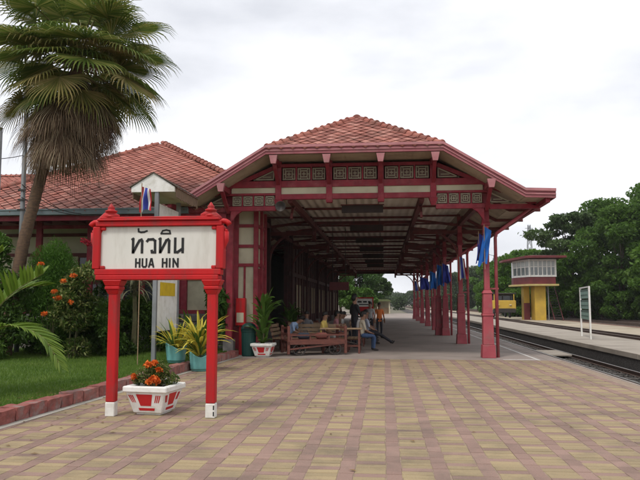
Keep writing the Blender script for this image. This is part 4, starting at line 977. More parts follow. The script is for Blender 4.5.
bright = leafm('palm_leaf_bright', [(.08, .15, .015), (.13, .21, .025), (.18, .26, .04)], .4, .35)
o = thing('feather_palm', 'low feather palm with bright arching leaves cut by the left picture edge', 'palm shrub', (-6.85, 10.4, .12))
for pts, n_l, ln, tilt in (([(0, 0, .6), (.35, 0, 1.1), (.85, -.05, 1.62), (1.4, -.1, 1.95)], 26, .44, 1.1), ([(0, 0, .6), (.4, -.1, .95), (.95, -.2, 1.12), (1.5, -.25, .95), (1.85, -.3, .5)], 30, .4, .2), ([(0, 0, .6), (.2, .3, 1.2), (.5, .8, 1.7), (.8, 1.2, 1.8)], 24, .4, .4), ([(0, 0, .6), (.2, -.4, 1.1), (.3, -1.0, 1.4), (.3, -1.5, 1.2)], 24, .4, .4),
                           ([(0, 0, .6), (-.4, .2, 1.2), (-1.0, .4, 1.6), (-1.5, .5, 1.4)], 24, .4, .4), ([(0, 0, .6), (-.3, -.4, 1.2), (-.8, -.9, 1.5), (-1.2, -1.3, 1.3)], 24, .4, .4), ([(0, 0, .7), (-.1, .1, 1.4), (.1, .2, 2.0), (.45, .3, 2.35)], 24, .4, .6)):
    m = MB(); pinnate(m, pts, n_l, ln * 1.3, .075, .7, tilt); m.build('frond', [bright, petm], o, local=True)
m = MB(); m.tube([(0, 0, 0), (0, 0, .4), (0, 0, .65)], [.12, .1, .05], 9); m.build('trunk', M['bark'], o, local=True)

# ================================================================== notice board, poles, flag
nb = thing('notice_board', 'tall white notice board with yellow poster under a small gabled roof', 'notice board', (-5.58, 16.9, .12))
for y in (16.0, 17.75): m = MB(); m.box(-5.63, -5.53, y - .05, y + .05, .1, 4.42); m.build('post', M['grey_metal'], nb, bevel=.008)
m = MB(); m.box(-5.6, -5.56, 16.055, 17.695, .9, 4.07); m.build('board', M['white'], nb)
m = MB(); m.box(-5.558, -5.552, 16.3, 17.5, 1.78, 2.12); m.build('yellow_poster', pm('poster_yellow', (.6, .42, .02), (.5, .34, .02), 6, .6), nb)
m = MB(); m.prismY([(-6.22, 4.34), (-5.12, 4.34), (-5.12, 4.46), (-5.66, 4.81), (-6.22, 4.46)], 15.93, 15.99); m.build('gable_board', M['white'], nb)
for s, x1 in ((-1, -6.26), (1, -5.06)):
    m = MB(); m.add([(-5.66, 15.9, 4.84), (x1, 15.9, 4.48), (x1, 17.95, 4.48), (-5.66, 17.95, 4.84), (-5.66, 15.9, 4.81), (x1, 15.9, 4.45), (x1, 17.95, 4.45), (-5.66, 17.95, 4.81)], [(0, 1, 2, 3), (7, 6, 5, 4), (0, 4, 5, 1), (1, 5, 6, 2), (2, 6, 7, 3), (3, 7, 4, 0)]); m.build('roof_slope', M['treebark'], nb)
    mm = pm('eave_slat', (.23, .15, .095), (.12, .08, .055), 12, .8, stretch=(1, 6, .5))
    for k in range(20):
        y = 16.02 + k * .096; m = MB(); m.box(x1 - s * .05 - .012, x1 - s * .05 + .012, y, y + .085, 4.2 + random.uniform(-.02, .02), 4.46); m.build('eave_slat', mm, nb)
m = MB(); m.box(-6.2, -5.13, 16.0, 17.9, 4.33, 4.36); m.build('soffit', M['cream'], nb)
def pole(label, x, y, h, r_, cross=True):
    o = thing('utility_pole', label, 'pole', (x, y, .1)); m = MB(); m.tube([(0, 0, 0), (0, 0, h)], [r_, r_ * .85], 12); m.build('shaft', M['grey_metal'], o, local=True, smooth=True)
    m = MB(); m.tube([(0, 0, h), (0, 0, h + .03)], [r_ * 1.1, r_ * .6], 12); m.build('cap', M['grey_metal'], o, local=True)
    if cross:
        for k in range(3): m = MB(); m.box(-.12, .12, -.09, -.05, h * .5 + k * .3, h * .5 + .05 + k * .3); i = m.build('insulator_bracket', M['iron'], o, local=True)
    return o
pole('grey metal pole rising behind the leaning palm trunk', -10.95, 19.3, 8.6, .075)
pole('grey metal pole at the left picture edge', -11.6, 19.0, 6.8, .09, False)
wires = MB()
o = thing('service_cable', 'black cables drooping from the grey pole to the tiled eave', 'cable', (-10.95, 19.25, 4.5))
for k, (za, xb, zb) in enumerate(((5.2, -9.3, 4.35), (4.8, -8.6, 4.3), (6.1, -13.5, 6.3))):
    pts = [(-10.95 + (xb + 10.95) * t, 19.22 + (.55 if xb > -11 else -.2) * t, za + (zb - za) * t - .5 * 4 * t * (1 - t) * .4) for t in np.linspace(0, 1, 10)]
    m = MB(); m.tube(pts, .012, 5); m.build('cable', M['iron'], o)
# national flag on a pole
thai_r = pm('flag_red', (.45, .02, .03), (.38, .015, .025), 6, .8); thai_w = pm('flag_white', (.7, .7, .7), (.62, .62, .63), 6, .8); thai_b = pm('flag_blue', (.035, .05, .3), (.028, .04, .24), 6, .8)
sky_b = pm('flag_light_blue', (.02, .14, .48), (.015, .11, .4), 6, .8)
def flag(label, x, y, z, w_, h, stripes, pole_=None, lean=.0, rz=0, ph=0, group='flags along the platform', base=None):
    """cloth hanging in folds from a slanted staff"""
    o = thing('flag', label, 'flag', (x, y, z), rz, group); n = 18
    tot = sum(a for a, _ in stripes); pos = 0
    for wd, mat in stripes:
        m = MB(); v = []; K = max(3, int(wd / tot * 26))
        for i in range(K + 1):
            s = (pos + wd * i / K) / tot
            for j in range(n + 1):
                t = j / n; fold = (.045 * math.sin(s * 9 + ph + t * 1.5) + .02 * math.sin(s * 17 - t * 3)) * (.25 + t)
                xx = w_ * s * (.55 + .25 * t) + lean * t * h; v.append((xx, fold + .03 * math.sin(t * 7 + s * 5), -t * h * (1 - .2 * s) - s * .12 * h - .05 * h * math.sin(s * 8 + ph) * t))
        m.add(v, [(i * (n + 1) + j, i * (n + 1) + j + 1, (i + 1) * (n + 1) + j + 1, (i + 1) * (n + 1) + j) for i in range(K) for j in range(n)])
        m.build('cloth_stripe', mat, o, local=True, smooth=True); pos += wd
    m = MB(); m.tube(pole_ or [(-.02, 0, -h * 1.1), (-.02, 0, .06)], .012, 6); m.build('staff', M['woodlt'], o, local=True)
    return o
THAI = [(1, thai_r), (1, thai_w), (2, thai_b), (1, thai_w), (1, thai_r)]
flag('national flag with red white and blue stripes drooping above the station sign', -5.83, 15.6, 4.42, .42, .62, THAI, [(0, 0, -4.3), (0, 0, .08)], lean=-.12, group=None)
# ================================================================== flags on the columns
XR = XC + 3.88
fb = [(1, sky_b)]
flag('light blue flag hanging on the first column at the gable front', XR - .06, 20.02, 3.85, .34, 1.15, fb, lean=-.2, rz=R(-8))
flag('dark blue flag hanging behind the light blue one on the first column', XR - .16, 20.5, 3.7, .3, .9, [(1, thai_b)], lean=-.15, rz=R(15), ph=2)
flag('national flag hanging on the second column from the gable', XR - .12, 26.8, 3.45, .45, .95, THAI, ph=1)
flag('light blue flag hanging on the third column from the gable', XR - .4, 33.6, 3.5, .55, 1.1, fb, lean=-.1, ph=.6)
flag('dark blue flag hanging on the twin post beside the third column', XR - .15, 33.5, 3.55, .5, 1.0, [(1, thai_b)], ph=3)
flag('light blue flag hanging on the fourth column from the gable', XR - .3, 40.4, 3.5, .55, 1.1, fb, ph=1.7)
flag('dark blue flag hanging on the fifth column from the gable', XR - .5, 47.3, 3.4, .9, .9, [(1, thai_b)], ph=2.6)
flag('national flag hanging on the sixth column from the gable', XR - .7, 54.2, 3.4, .7, .9, THAI, ph=.2)
# boards hanging under the ceiling
ordn = ['nearest the gable front', 'second from the gable front', 'third from the gable front', 'fourth from the gable front', 'fifth from the gable front', 'sixth from the gable front', 'farthest from the gable front']
dboard = pm('dark_board', (.045, .028, .024), (.03, .02, .018), 4, .6)
for k in range(7):
    y = 20.9 + 5.3 * k
    o = thing('hanging_board', 'dark wooden board hanging under the canopy ceiling, ' + ordn[k], 'board', (-.65, y, 4.45), 0, 'dark boards under the ceiling')
    m = MB(); m.box(-1.3, 0, y - .03, y + .03, 4.42, 4.66); m.build('panel', dboard, o, bevel=.01)
    m = MB(); m.box(-1.33, .03, y - .035, y + .035, 4.66, 4.69); m.build('top_rail', M['timber_dark'], o)
    for x in (-1.15, -.15): m = MB(); m.tube([(x, y, 4.69), (x, y, 4.93)], .012, 6); m.build('hanger', M['iron'], o)
# loudspeaker on the gable beam
o = thing('loudspeaker', 'grey horn loudspeaker fixed under the left gable beam', 'loudspeaker', (-3.08, 19.8, 4.45))
m = MB(); prof_ = [(.03, .26), (.05, .2), (.07, .1), (.15, 0), (.16, -.01), (.145, -.005), (.06, .09)]; n = 18; v = []
for r_, a in prof_:
    for j in range(n): t = 2 * math.pi * j / n; v.append((-3.06 + r_ * math.cos(t), 19.66 + a, 4.48 + r_ * math.sin(t)))
m.add(v, [(i * n + j, i * n + (j + 1) % n, (i + 1) * n + (j + 1) % n, (i + 1) * n + j) for i in range(len(prof_) - 1) for j in range(n)] + [tuple(range(6 * n, 7 * n))]); m.build('horn', M['iron'], o, smooth=True)
m = MB(); m.box(-3.1, -3.02, 19.8, 19.93, 4.4, 4.6); m.build('bracket', M['iron'], o)
m = MB(); m.lathe((-3.06, 19.95, 4.43), [(.06, 0), (.065, .03), (.06, .09)], 12); m.build('driver', M['iron'], o)

# ================================================================== bin, baggage cart, benches
o = thing('litter_bin', 'dark green litter bin beside the planter at the wall corner', 'bin', (-4.1, 20.25, 0))
m = MB(); m.lathe((-4.1, 20.25, 0), [(.2, 0), (.21, .02), (.23, .72), (.245, .74), (.245, .78)], 18); m.build('body', M['green_bin'], o, smooth=False)
m = MB(); m.lathe((-4.1, 20.25, .78), [(.25, 0), (.24, .06), (.19, .16), (.1, .21), (.02, .225)], 18); m.build('lid', M['green_bin'], o, smooth=True)
m = MB(); m.box(-4.2, -4.0, 19.995, 20.06, .84, .9); m.build('slot', M['dark'], o)
o = thing('fire_cabinet', 'red cabinet and hose box on the wall corner above the green bin', 'cabinet', (-4.45, 20.72, 0))
m = MB(); m.box(-4.6, -4.3, 20.6, 20.85, .9, 1.75); m.build('case', M['sign_red'], o, bevel=.015)
m = MB(); m.box(-4.56, -4.34, 20.59, 20.602, 1.0, 1.3); m.build('label_plate', M['cream'], o)
m = MB(); m.box(-4.5, -4.4, 20.68, 20.76, 0, .9); m.build('stand', M['sign_red'], o)
def cart(label, x, y, rz, L_=1.9, W_=.9):
    o = thing('baggage_cart', label, 'cart', (x, y, 0), rz)
    for k in range(7): m = MB(); m.box(-L_ / 2, L_ / 2, -W_ / 2 + k * W_ / 7 + .008, -W_ / 2 + (k + 1) * W_ / 7 - .008, .44, .48); m.build('deck_plank', M['wood'], o, local=True)
    for s in (-1, 1):
        m = MB(); m.box(-L_ / 2, L_ / 2, s * (W_ / 2 - .04) - .04, s * (W_ / 2 - .04) + .04, .34, .44); m.build('side_beam', M['wood'], o, local=True)
        for e in (-1, 1):
            m = MB(); m.box(e * (L_ / 2 - .04) - .04, e * (L_ / 2 - .04) + .04, s * (W_ / 2 - .04) - .04, s * (W_ / 2 - .04) + .04, .05, .9); m.build('corner_post', M['wood'], o, local=True, bevel=.008)
            wx, wy = e * L_ * .3, s * (W_ / 2 - .05)
            m = MB(); pts = [(wx + .19 * math.cos(t), wy, .19 + .17 * math.sin(t)) for t in np.linspace(0, 2 * math.pi, 19)]; m.tube(pts, .028, 6, False); wh = m.build('wheel', M['iron'], o, local=True)
            m = MB()
            for k in range(6): t = k * math.pi / 3; m.tube([(wx, wy, .19), (wx + .18 * math.cos(t), wy, .19 + .165 * math.sin(t))], .012, 5)
            m.tube([(wx, wy - .05, .19), (wx, wy + .05, .19)], .035, 8); m.build('spokes', M['iron'], wh, local=True)
        for k in range(3): m = MB(); m.box(-L_ / 2 + .1 + k * .6, -L_ / 2 + .15 + k * .6, s * (W_ / 2 - .06), s * (W_ / 2 - .03), .48, .6); m.build('side_slat', M['wood'], o, local=True)
        m = MB(); m.box(-L_ / 2, L_ / 2, s * (W_ / 2 - .04) - .025, s * (W_ / 2 - .04) + .025, .6, .64); m.build('side_rail', M['wood'], o, local=True)
    for e in (-1, 1):
        for z in (.62, .8): m = MB(); m.box(e * (L_ / 2 - .04) - .02, e * (L_ / 2 - .04) + .02, -W_ / 2 + .08, W_ / 2 - .08, z, z + .06); m.build('end_slat', M['wood'], o, local=True)
        m = MB(); m.tube([(e * L_ * .3, -W_ / 2, .19), (e * L_ * .3, W_ / 2, .19)], .025, 8); m.build('axle', M['iron'], o, local=True)
    for s in (-1, 1): m = MB(); m.beam((-L_ / 2 + .08, s * (W_ / 2 - .03), .2), (L_ / 2 - .08, s * (W_ / 2 - .03), .36), .02, .05); m.build('diagonal_brace', M['wood'], o, local=True)
    m = MB(); m.tube([(L_ / 2, 0, .4), (L_ / 2 + .5, 0, .3), (L_ / 2 + .6, 0, .28)], .022, 6); m.tube([(L_ / 2 + .6, -.2, .28), (L_ / 2 + .6, .2, .28)], .022, 6); m.build('draw_bar', M['iron'], o, local=True)
    return o
cart('red brown wooden baggage cart standing nearest under the canopy', -2.2, 21.05, R(22))
cart('wooden baggage cart partly hidden behind the nearest cart by the wall', -3.2, 26.6, R(80), 1.6, .8)
def bench(label, x, y, rz, L_=1.8):
    o = thing('platform_bench', label, 'bench', (x, y, 0), rz, 'benches under the canopy')
    for k in range(4): m = MB(); m.box(-L_ / 2, L_ / 2, -.22 + k * .115, -.12 + k * .115, .42, .46); m.build('seat_slat', M['woodlt'], o, local=True)
    for k in range(3): m = MB(); m.beam((-L_ / 2, -.24 - k * .04, .58 + k * .13), (L_ / 2, -.24 - k * .04, .58 + k * .13), .025, .1); m.build('back_slat', M['woodlt'], o, local=True)
    for s in (-1, 1):
        for yy in (-.2, .18): m = MB(); m.box(s * (L_ / 2 - .15) - .03, s * (L_ / 2 - .15) + .03, yy - .03, yy + .03, 0, .42); m.build('leg', M['wood'], o, local=True)
        m = MB(); m.beam((s * (L_ / 2 - .15), -.21, .4), (s * (L_ / 2 - .15), -.34, .92), .05, .04); m.build('back_post', M['wood'], o, local=True)
        m = MB(); m.box(s * (L_ / 2 - .15) - .03, s * (L_ / 2 - .15) + .03, -.25, .24, .38, .42); m.build('bearer', M['wood'], o, local=True)
    return o
# local +y is the way a sitter looks
bench('wooden bench under the seated person in the yellow and white shirt', -2.2, 22.45, R(180))
bench('wooden bench under the seated person in the cream shirt', -1.0, 22.75, R(-90), 1.1)
bench('wooden bench under the seated person with outstretched legs', -.95, 25.7, R(-90), 1.5)
bench('wooden bench by the wall under the hunched person in light blue', -3.4, 22.6, R(-95), 1.2)

# ================================================================== people
def person(label, loc, rz, J, shirt, trousers, sleeves='short', hairlen=0, scale=1.0, skirt=None):
    """one skinned body; J overrides joint positions (x right, y forward, z up)"""
    jt = dict(pel=(0, 0, .93), sto=(0, .01, 1.08), che=(0, .01, 1.27), nec=(0, 0, 1.45), hea=(0, .015, 1.55), hem=(0, .02, 1.62), top=(0, .01, 1.69))
    for s, k in ((-1, 'l'), (1, 'r')):
        jt.update({k + 'hip': (s * .09, 0, .9), k + 'kne': (s * .1, .02, .5), k + 'ank': (s * .1, -.01, .09), k + 'hee': (s * .1, -.03, .05), k + 'toe': (s * .12, .15, .035),
                   k + 'sho': (s * .17, 0, 1.39), k + 'elb': (s * .23, -.03, 1.12), k + 'wri': (s * .24, .06, .88), k + 'han': (s * .24, .08, .82)})
    jt.update(J)
    rad = dict(pel=(.155, .12), sto=(.135, .105), che=(.16, .115), nec=(.055, .055), hea=(.075, .085), hem=(.085, .1), top=(.055, .065))
    for k in 'lr': rad.update({k + 'hip': (.085, .09), k + 'kne': (.058, .062), k + 'ank': (.04, .042), k + 'hee': (.04, .04), k + 'toe': (.035, .028), k + 'sho': (.06, .06), k + 'elb': (.042, .042), k + 'wri': (.03, .028), k + 'han': (.032, .02)})
    names = list(jt); ix = {k: i for i, k in enumerate(names)}
    ed = [('pel', 'sto'), ('sto', 'che'), ('che', 'nec'), ('nec', 'hea'), ('hea', 'hem'), ('hem', 'top')]
    for k in 'lr': ed += [('pel', k + 'hip'), (k + 'hip', k + 'kne'), (k + 'kne', k + 'ank'), (k + 'ank', k + 'hee'), (k + 'hee', k + 'toe'), ('che', k + 'sho'), (k + 'sho', k + 'elb'), (k + 'elb', k + 'wri'), (k + 'wri', k + 'han')]
    me = bpy.data.meshes.new('t'); me.from_pydata([jt[k] for k in names], [(ix[a], ix[b2]) for a, b2 in ed], [])
    ob = bpy.data.objects.new('t', me); col.objects.link(ob); md = ob.modifiers.new('s', 'SKIN'); md.use_smooth_shade = True
    for i, k in enumerate(names): d = me.skin_vertices[0].data[i]; d.radius = rad[k]; d.use_root = (k == 'pel')
    sb = ob.modifiers.new('u', 'SUBSURF'); sb.levels = 1; sb.render_levels = 1
    dg = bpy.context.evaluated_depsgraph_get(); body = bpy.data.meshes.new_from_object(ob.evaluated_get(dg)); bpy.data.objects.remove(ob)
    body.materials.clear()
    for mm in (M['skin'], shirt, trousers, M['iron']): body.materials.append(mm)
    part = {}
    for a, b2 in ed:
        k = (a, b2)
        if a in ('sto', 'pel') and b2 in ('sto', 'che'): part[k] = 1
        elif k == ('che', 'nec') or b2[1:] == 'sho': part[k] = 1
        elif b2[1:] == 'elb': part[k] = 1
        elif b2[1:] == 'wri': part[k] = 1 if sleeves == 'long' else 0
        elif b2[1:] in ('hip', 'kne') : part[k] = 2
        elif b2[1:] == 'ank': part[k] = 2 if skirt is None else 0
        elif b2[1:] in ('hee', 'toe'): part[k] = 3
        else: part[k] = 0
    for p in body.polygons:
        c = Vector(p.center); best = (9, 0)
        for (a, b2), w_ in part.items():
            A = Vector(jt[a]); B = Vector(jt[b2]); t = max(0, min(1, (c - A).dot(B - A) / max(1e-6, (B - A).length_squared))); d = (c - A.lerp(B, t)).length / (rad[a][0] * (1 - t) + rad[b2][0] * t)
            if d < best[0]: best = (d, w_ if not ((a, b2) == ('che', 'nec') and t > .8) else 0)
        p.material_index = best[1]; p.use_smooth = True
    o = thing('person', label, 'person', loc, rz, 'people under the canopy'); o.scale = (scale,) * 3
    bo = link('body', body, o)
    # head details follow the head axis
    H0, H1 = Vector(jt['hea']), Vector(jt['top']); hc = Vector(jt['hem']); upv = (H1 - H0).normalized(); fw = Vector((0, 1, 0)); fw = (fw - upv * fw.dot(upv)).normalized(); sd_ = fw.cross(upv)
    def hp(a, b2, c): return hc + sd_ * a + fw * b2 + upv * c
    m = MB(); n1, n2 = 10, 14; v = []
    for i in range(n1 + 1):
        ph_ = math.pi * i / n1
        for j in range(n2):
            th = 2 * math.pi * j / n2; x_, y_, z_ = math.sin(ph_) * math.cos(th), math.sin(ph_) * math.sin(th), math.cos(ph_)
            front = y_ > .25 and z_ < .45
            r_ = .8 if front else 1.0; low = -.0 - hairlen
            zz = z_ * .118 if z_ > 0 else z_ * (.07 + hairlen); v.append(hp(x_ * .092 * r_, y_ * .105 * r_ - .012 - (.02 if z_ < 0 else 0), zz + .025))
    m.add(v, [(i * n2 + j, i * n2 + (j + 1) % n2, (i + 1) * n2 + (j + 1) % n2, (i + 1) * n2 + j) for i in range(n1) for j in range(n2)]); m.build('hair', M['hair'], o, local=True, smooth=True)
    m = MB(); m.cm = 0
    m.tube([hp(0, .085, .02), hp(0, .115, -.022)], [.008, .018], 6); m.tube([hp(-.088, -.005, .015), hp(-.093, -.012, -.025)], [.018, .012], 6); m.tube([hp(.088, -.005, .015), hp(.093, -.012, -.025)], [.018, .012], 6)
    m.cm = 1
    for s in (-1, 1): m.tube([hp(s * .033 - .012, .094, .014), hp(s * .033 + .012, .094, .014)], .007, 5)
    m.tube([hp(-.022, .096, -.05), hp(.022, .096, -.05)], .006, 5); m.build('face', [M['skin'], M['hair']], o, local=True)
    for k, s in (('l', -1), ('r', 1)):
        A, B = Vector(jt[k + 'wri']), Vector(jt[k + 'han']); d, sx, ux = frame(B - A); m = MB(); m.beam(A, B + d * .03, .07, .025)
        for f_ in range(4):
            b_ = B + d * .03 + sx * (-.027 + f_ * .018); l = (.06, .072, .068, .052)[f_]; m.tube([b_, b_ + d * l * .5 - ux * .006, b_ + d * l * .9 - ux * .025], [.009, .0085, .007], 5)
        tb = A + (B - A) * .5 + sx * .035 * s; m.tube([tb, tb + d * .03 + sx * .025 * s, tb + d * .06 + sx * .03 * s], [.011, .01, .008], 5); m.build('hand', M['skin'], o, local=True)
    if skirt:
        m = MB(); m.lathe((0, .02, 0), [(.2, .5), (.19, .7), (.17, .9), (.14, .98)], 16); m.build('skirt', skirt, o, local=True, smooth=True)
    return o
def seat(lean=0, knee=.44, fx=.0, arms='lap', head=0., legs=None):
    J = dict(pel=(0, 0, .53), sto=(0, .02 + .1 * lean, .68), che=(0, .03 + .28 * lean, .87 - .06 * abs(lean)), nec=(0, .03 + .42 * lean, 1.04 - .14 * abs(lean)), hea=(0, .05 + .52 * lean + head, 1.14 - .2 * abs(lean)), hem=(0, .06 + .58 * lean + head, 1.21 - .22 * abs(lean)), top=(0, .05 + .62 * lean + head, 1.28 - .24 * abs(lean)))
    for s, k in ((-1, 'l'), (1, 'r')):
        c = J['che']
        J.update({k + 'hip': (s * .1, .04, .52), k + 'kne': (s * .13, knee, .5), k + 'ank': (s * .12, knee - .02, .09), k + 'hee': (s * .12, knee - .04, .05), k + 'toe': (s * .13, knee + .14, .035),
                  k + 'sho': (s * .17, c[1], c[2] + .11), k + 'elb': (s * .22, c[1] + .06, c[2] - .16), k + 'wri': (s * .13, c[1] + .26, max(.6, c[2] - .26)), k + 'han': (s * .1, c[1] + .32, max(.59, c[2] - .28))})
    if legs: J.update(legs)
    return J
sh = lambda n, c: pm(n, c, tuple(x * .85 for x in c), 9, .85)
person('seated person in a yellow and white shirt behind the baggage cart', (-2.05, 22.35, 0), R(-100), seat(.1), sh('shirt_yellow', (.6, .45, .12)), sh('shorts_white', (.55, .53, .5)))
person('standing person dressed in black leaning near the bench with a white bag', (-1.05, 24.0, 0), R(-60), dict(lwri=(-.05, .22, 1.0), lhan=(.0, .24, 1.0), relb=(.26, .06, 1.12), rwri=(.12, .24, 1.0), rhan=(.06, .26, 1.0)), sh('shirt_black', (.018, .018, .02)), M['navy'], 'long', .08, 1.1)
o = thing('cloth_bag', 'white cloth bag held at the side of the person in black', 'bag', (-.85, 23.85, .85))
m = MB(); m.lathe((0, 0, -.2), [(.05, 0), (.1, .03), (.115, .12), (.1, .26), (.07, .36)], 14); m.v = [(x * 1.15, y * .5, z) for x, y, z in m.v]; m.build('sack', sh('bag_white', (.55, .53, .5)), o, local=True, smooth=True)
m = MB(); m.tube([(-.1, 0, .1), (-.12, 0, .3), (-.15, .02, .42)], .012, 5); m.build('strap', M['iron'], o, local=True)
person('seated person in a cream shirt and jeans on the bench end', (-.78, 22.75, 0), R(-75), seat(.05), sh('shirt_cream', (.5, .44, .33)), M['jeans'], 'short', .05)
person('seated person in a pale blue shirt stretching dark trousered legs forward', (-.62, 25.6, 0), R(-80), seat(-.28, legs=dict(lkne=(-.1, .46, .42), lank=(-.12, .88, .14), lhee=(-.12, .9, .08), ltoe=(-.14, .98, .2), rkne=(.1, .46, .42), rank=(.1, .9, .14), rhee=(.1, .92, .08), rtoe=(.12, 1.0, .2))), sh('shirt_pale_blue', (.42, .46, .55)), M['navy'])
person('standing woman in an orange top and dark trousers farther along the platform', (-.22, 31.0, 0), R(200), dict(lwri=(-.2, .16, .95)), sh('shirt_orange', (.65, .17, .04)), M['navy'], 'short', .1, .93)
person('hunched person in a light blue shirt sitting by the wall', (-3.25, 22.6, 0), R(-100), seat(.75), sh('shirt_light_blue', (.3, .42, .6)), M['navy'])
person('seated person in a dark red top behind the pale blue shirt', (-.75, 26.6, 0), R(-85), seat(.0), sh('shirt_dark_red', (.28, .04, .05)), M['navy'], 'short', .06)
person('standing person in a white shirt beside the orange top', (-.62, 30.4, 0), R(150), {}, sh('shirt_white', (.5, .5, .5)), M['navy'], 'short', .03, .95)
person('seated person in a dark shirt farther along the row of benches', (-.85, 27.9, 0), R(-80), seat(.12), sh('shirt_charcoal', (.04, .04, .045)), M['navy'], 'short', .05)
person('seated person in a white shirt at the end of the row of benches', (-.8, 28.7, 0), R(-95), seat(-.05), sh('shirt_white', (.5, .5, .5)), M['jeans'], 'short', .02)
person('seated person in a grey shirt on the hall side bench', (-2.75, 24.1, 0), R(175), seat(.1), sh('shirt_grey', (.16, .16, .17)), M['jeans'], 'short', .02)
person('seated person in a brown shirt in the middle of the long inner bench', (-1.78, 25.3, 0), R(-92), seat(.2), sh('shirt_brown', (.12, .07, .045)), M['navy'], 'short', .04)
person('seated person in a pink shirt on the near end of the long inner bench', (-1.78, 24.5, 0), R(-80), seat(.05), sh('shirt_pink', (.45, .2, .22)), M['jeans'], 'short', .07)
person('seated person in a white vest on the far end of the long inner bench', (-1.78, 26.2, 0), R(-100), seat(.3), sh('vest_white', (.5, .49, .47)), M['navy'], 'short', .02)
bench('long inner wooden bench with three people seated in a row', -2.0, 25.3, R(-90), 2.6)
bench('wooden bench under the seated people in dark and white shirts', -1.05, 28.3, R(-90), 1.7)
bench('wooden bench under the seated person in grey on the hall side', -2.75, 24.2, R(180), 1.5)
o = thing('wooden_table', 'long pale topped wooden table right of the baggage cart', 'table', (-1.3, 21.75, 0))
m = MB(); m.box(-.75, .6, -.28, .28, .76, .8); m.build('table_top', M['woodlt'], o, local=True, bevel=.008)
for sx in (-.66, .5):
    for sy in (-.2, .2): m = MB(); m.box(sx - .03, sx + .03, sy - .03, sy + .03, 0, .76); m.build('leg', M['wood'], o, local=True)
m = MB(); m.box(-.66, .5, -.03, .03, .2, .26); m.build('stretcher', M['wood'], o, local=True)
for i, (x, y, c, w_, h, lb) in enumerate(((-2.5, 20.95, (.03, .035, .05), .4, .2, 'dark travel bag lying on the baggage cart'), (-1.95, 21.05, (.16, .05, .04), .36, .2, 'brown travel bag lying on the baggage cart beside the dark one'))):
    o = thing('travel_bag', lb, 'bag', (x, y, .48), R(10 + 12 * i)); m = MB(); m.box(-w_ / 2, w_ / 2, -.15, .15, 0, h); m.build('shell', sh('bag_cloth_%d' % i, c), o, local=True, bevel=.06)
    m = MB(); m.tube([(-.12, 0, h - .01), (-.1, 0, h + .08), (.1, 0, h + .08), (.12, 0, h - .01)], .014, 6); m.build('handle', M['iron'], o, local=True)
# ------------------------------------------------------------------ signs and kiosk beyond
o = thing('red_white_sign', 'white and red standing sign far along the platform behind the seated people', 'sign', (-1.0, 34, 0))
m = MB(); m.box(-1.45, -.58, 33.97, 34.03, 1.42, 1.82); p_ = m.build('white_plate', M['white'], o)
m = MB(); m.box(-1.45, -.58, 33.97, 34.03, 1.0, 1.415); m.build('red_plate', M['sign_red'], o)
m = MB(); 
for a in ((-1.5, -1.45), (-.58, -.53)): m.box(*a, 33.95, 34.05, 0, 1.9)
m.box(-1.45, -.58, 33.95, 34.05, 1.825, 1.89); m.build('frame', M['sign_red'], o)
for a, c, d, e in ((-1.33, -1.12, 1.62, 1.7), (-1.05, -.86, 1.62, 1.7), (-.8, -.7, 1.62, 1.7), (-1.25, -.8, 1.5, 1.55)): m = MB(); m.box(a, c, 33.962, 33.969, d, e); m.build('print_line', M['letter'], p_)
o = thing('hanging_sign', 'dark red sign hanging from the canopy above the people', 'sign', (-1.9, 29, 2.3))
m = MB(); m.box(-2.35, -1.5, 28.97, 29.03, 2.15, 2.5); m.build('panel', M['maroon'], o, bevel=.01)
for x in (-2.2, -1.65): m = MB(); m.tube([(x, 29, 2.5), (x, 29, 4.9)], .012, 6); m.build('hanger', M['iron'], o)
o = thing('kiosk', 'small low stall with olive roof at the far platform end', 'kiosk', (-1.0, 101, 0))
for x in (-2.6, -.9, .8): m = MB(); m.box(x - .1, x + .1, 100.0, 100.2, 0, 1.85); m.build('pillar', M['cream'], o)
m = MB(); m.prismY([(-2.9, 1.85), (1.1, 1.85), (.7, 2.15), (-2.5, 2.15)], 99.6, 102); m.build('roof', pm('olive_roof', (.13, .15, .06), (.09, .11, .045), 2, .7), o)
m = MB(); m.box(-2.6, .8, 100.6, 101.4, 0, .9); m.build('counter', M['woodlt'], o)
m = MB(); m.box(-2.6, .8, 101.5, 101.6, 0, 1.85); m.build('back_wall', M['cream'], o)
for i, (x, y) in enumerate(((-3.9, 27.4), (-4.1, 30.5))):
    croton('dark leafy plant in shade by the wall, ' + ('nearer the baggage carts' if i == 0 else 'farther along the hall'), x, y, .0, 40, .6, [GREENS['mid'], crot_green], h0=.4, wd=.11, tall=.9, group='potted plants by the wall')
    o = thing('clay_pot', 'clay pot of the shaded plant, ' + ('nearer the baggage carts' if i == 0 else 'farther along the hall'), 'pot', (x, y, 0), 0, 'clay pots by the wall'); m = MB(); m.lathe((x, y, 0), [(.14, 0), (.2, .32), (.22, .33), (.22, .38), (.19, .38), (.18, .34)], 14); m.build('pot_body', pm('clay', (.25, .1, .06), (.2, .08, .05), 6, .8), o, smooth=True)
# ================================================================== signal cabin
cb = thing('signal_cabin', 'raised signal cabin with white windows on a yellow pillar beside the tracks', 'signal cabin', (17.2, 78, -.6))
m = MB(); m.box(16.75, 17.95, 76.9, 79.0, -.4, 3.5); m.build('pillar', M['yellow'], cb, bevel=.03)
m = MB(); m.box(15.95, 16.6, 78.9, 80.3, -.4, 3.5); sidep = m.build('side_pillar', M['yellow'], cb, bevel=.02)
m = MB(); m.box(15.93, 16.62, 78.85, 78.895, -.4, 1.6); m.build('maroon_dado', M['maroon'], sidep)
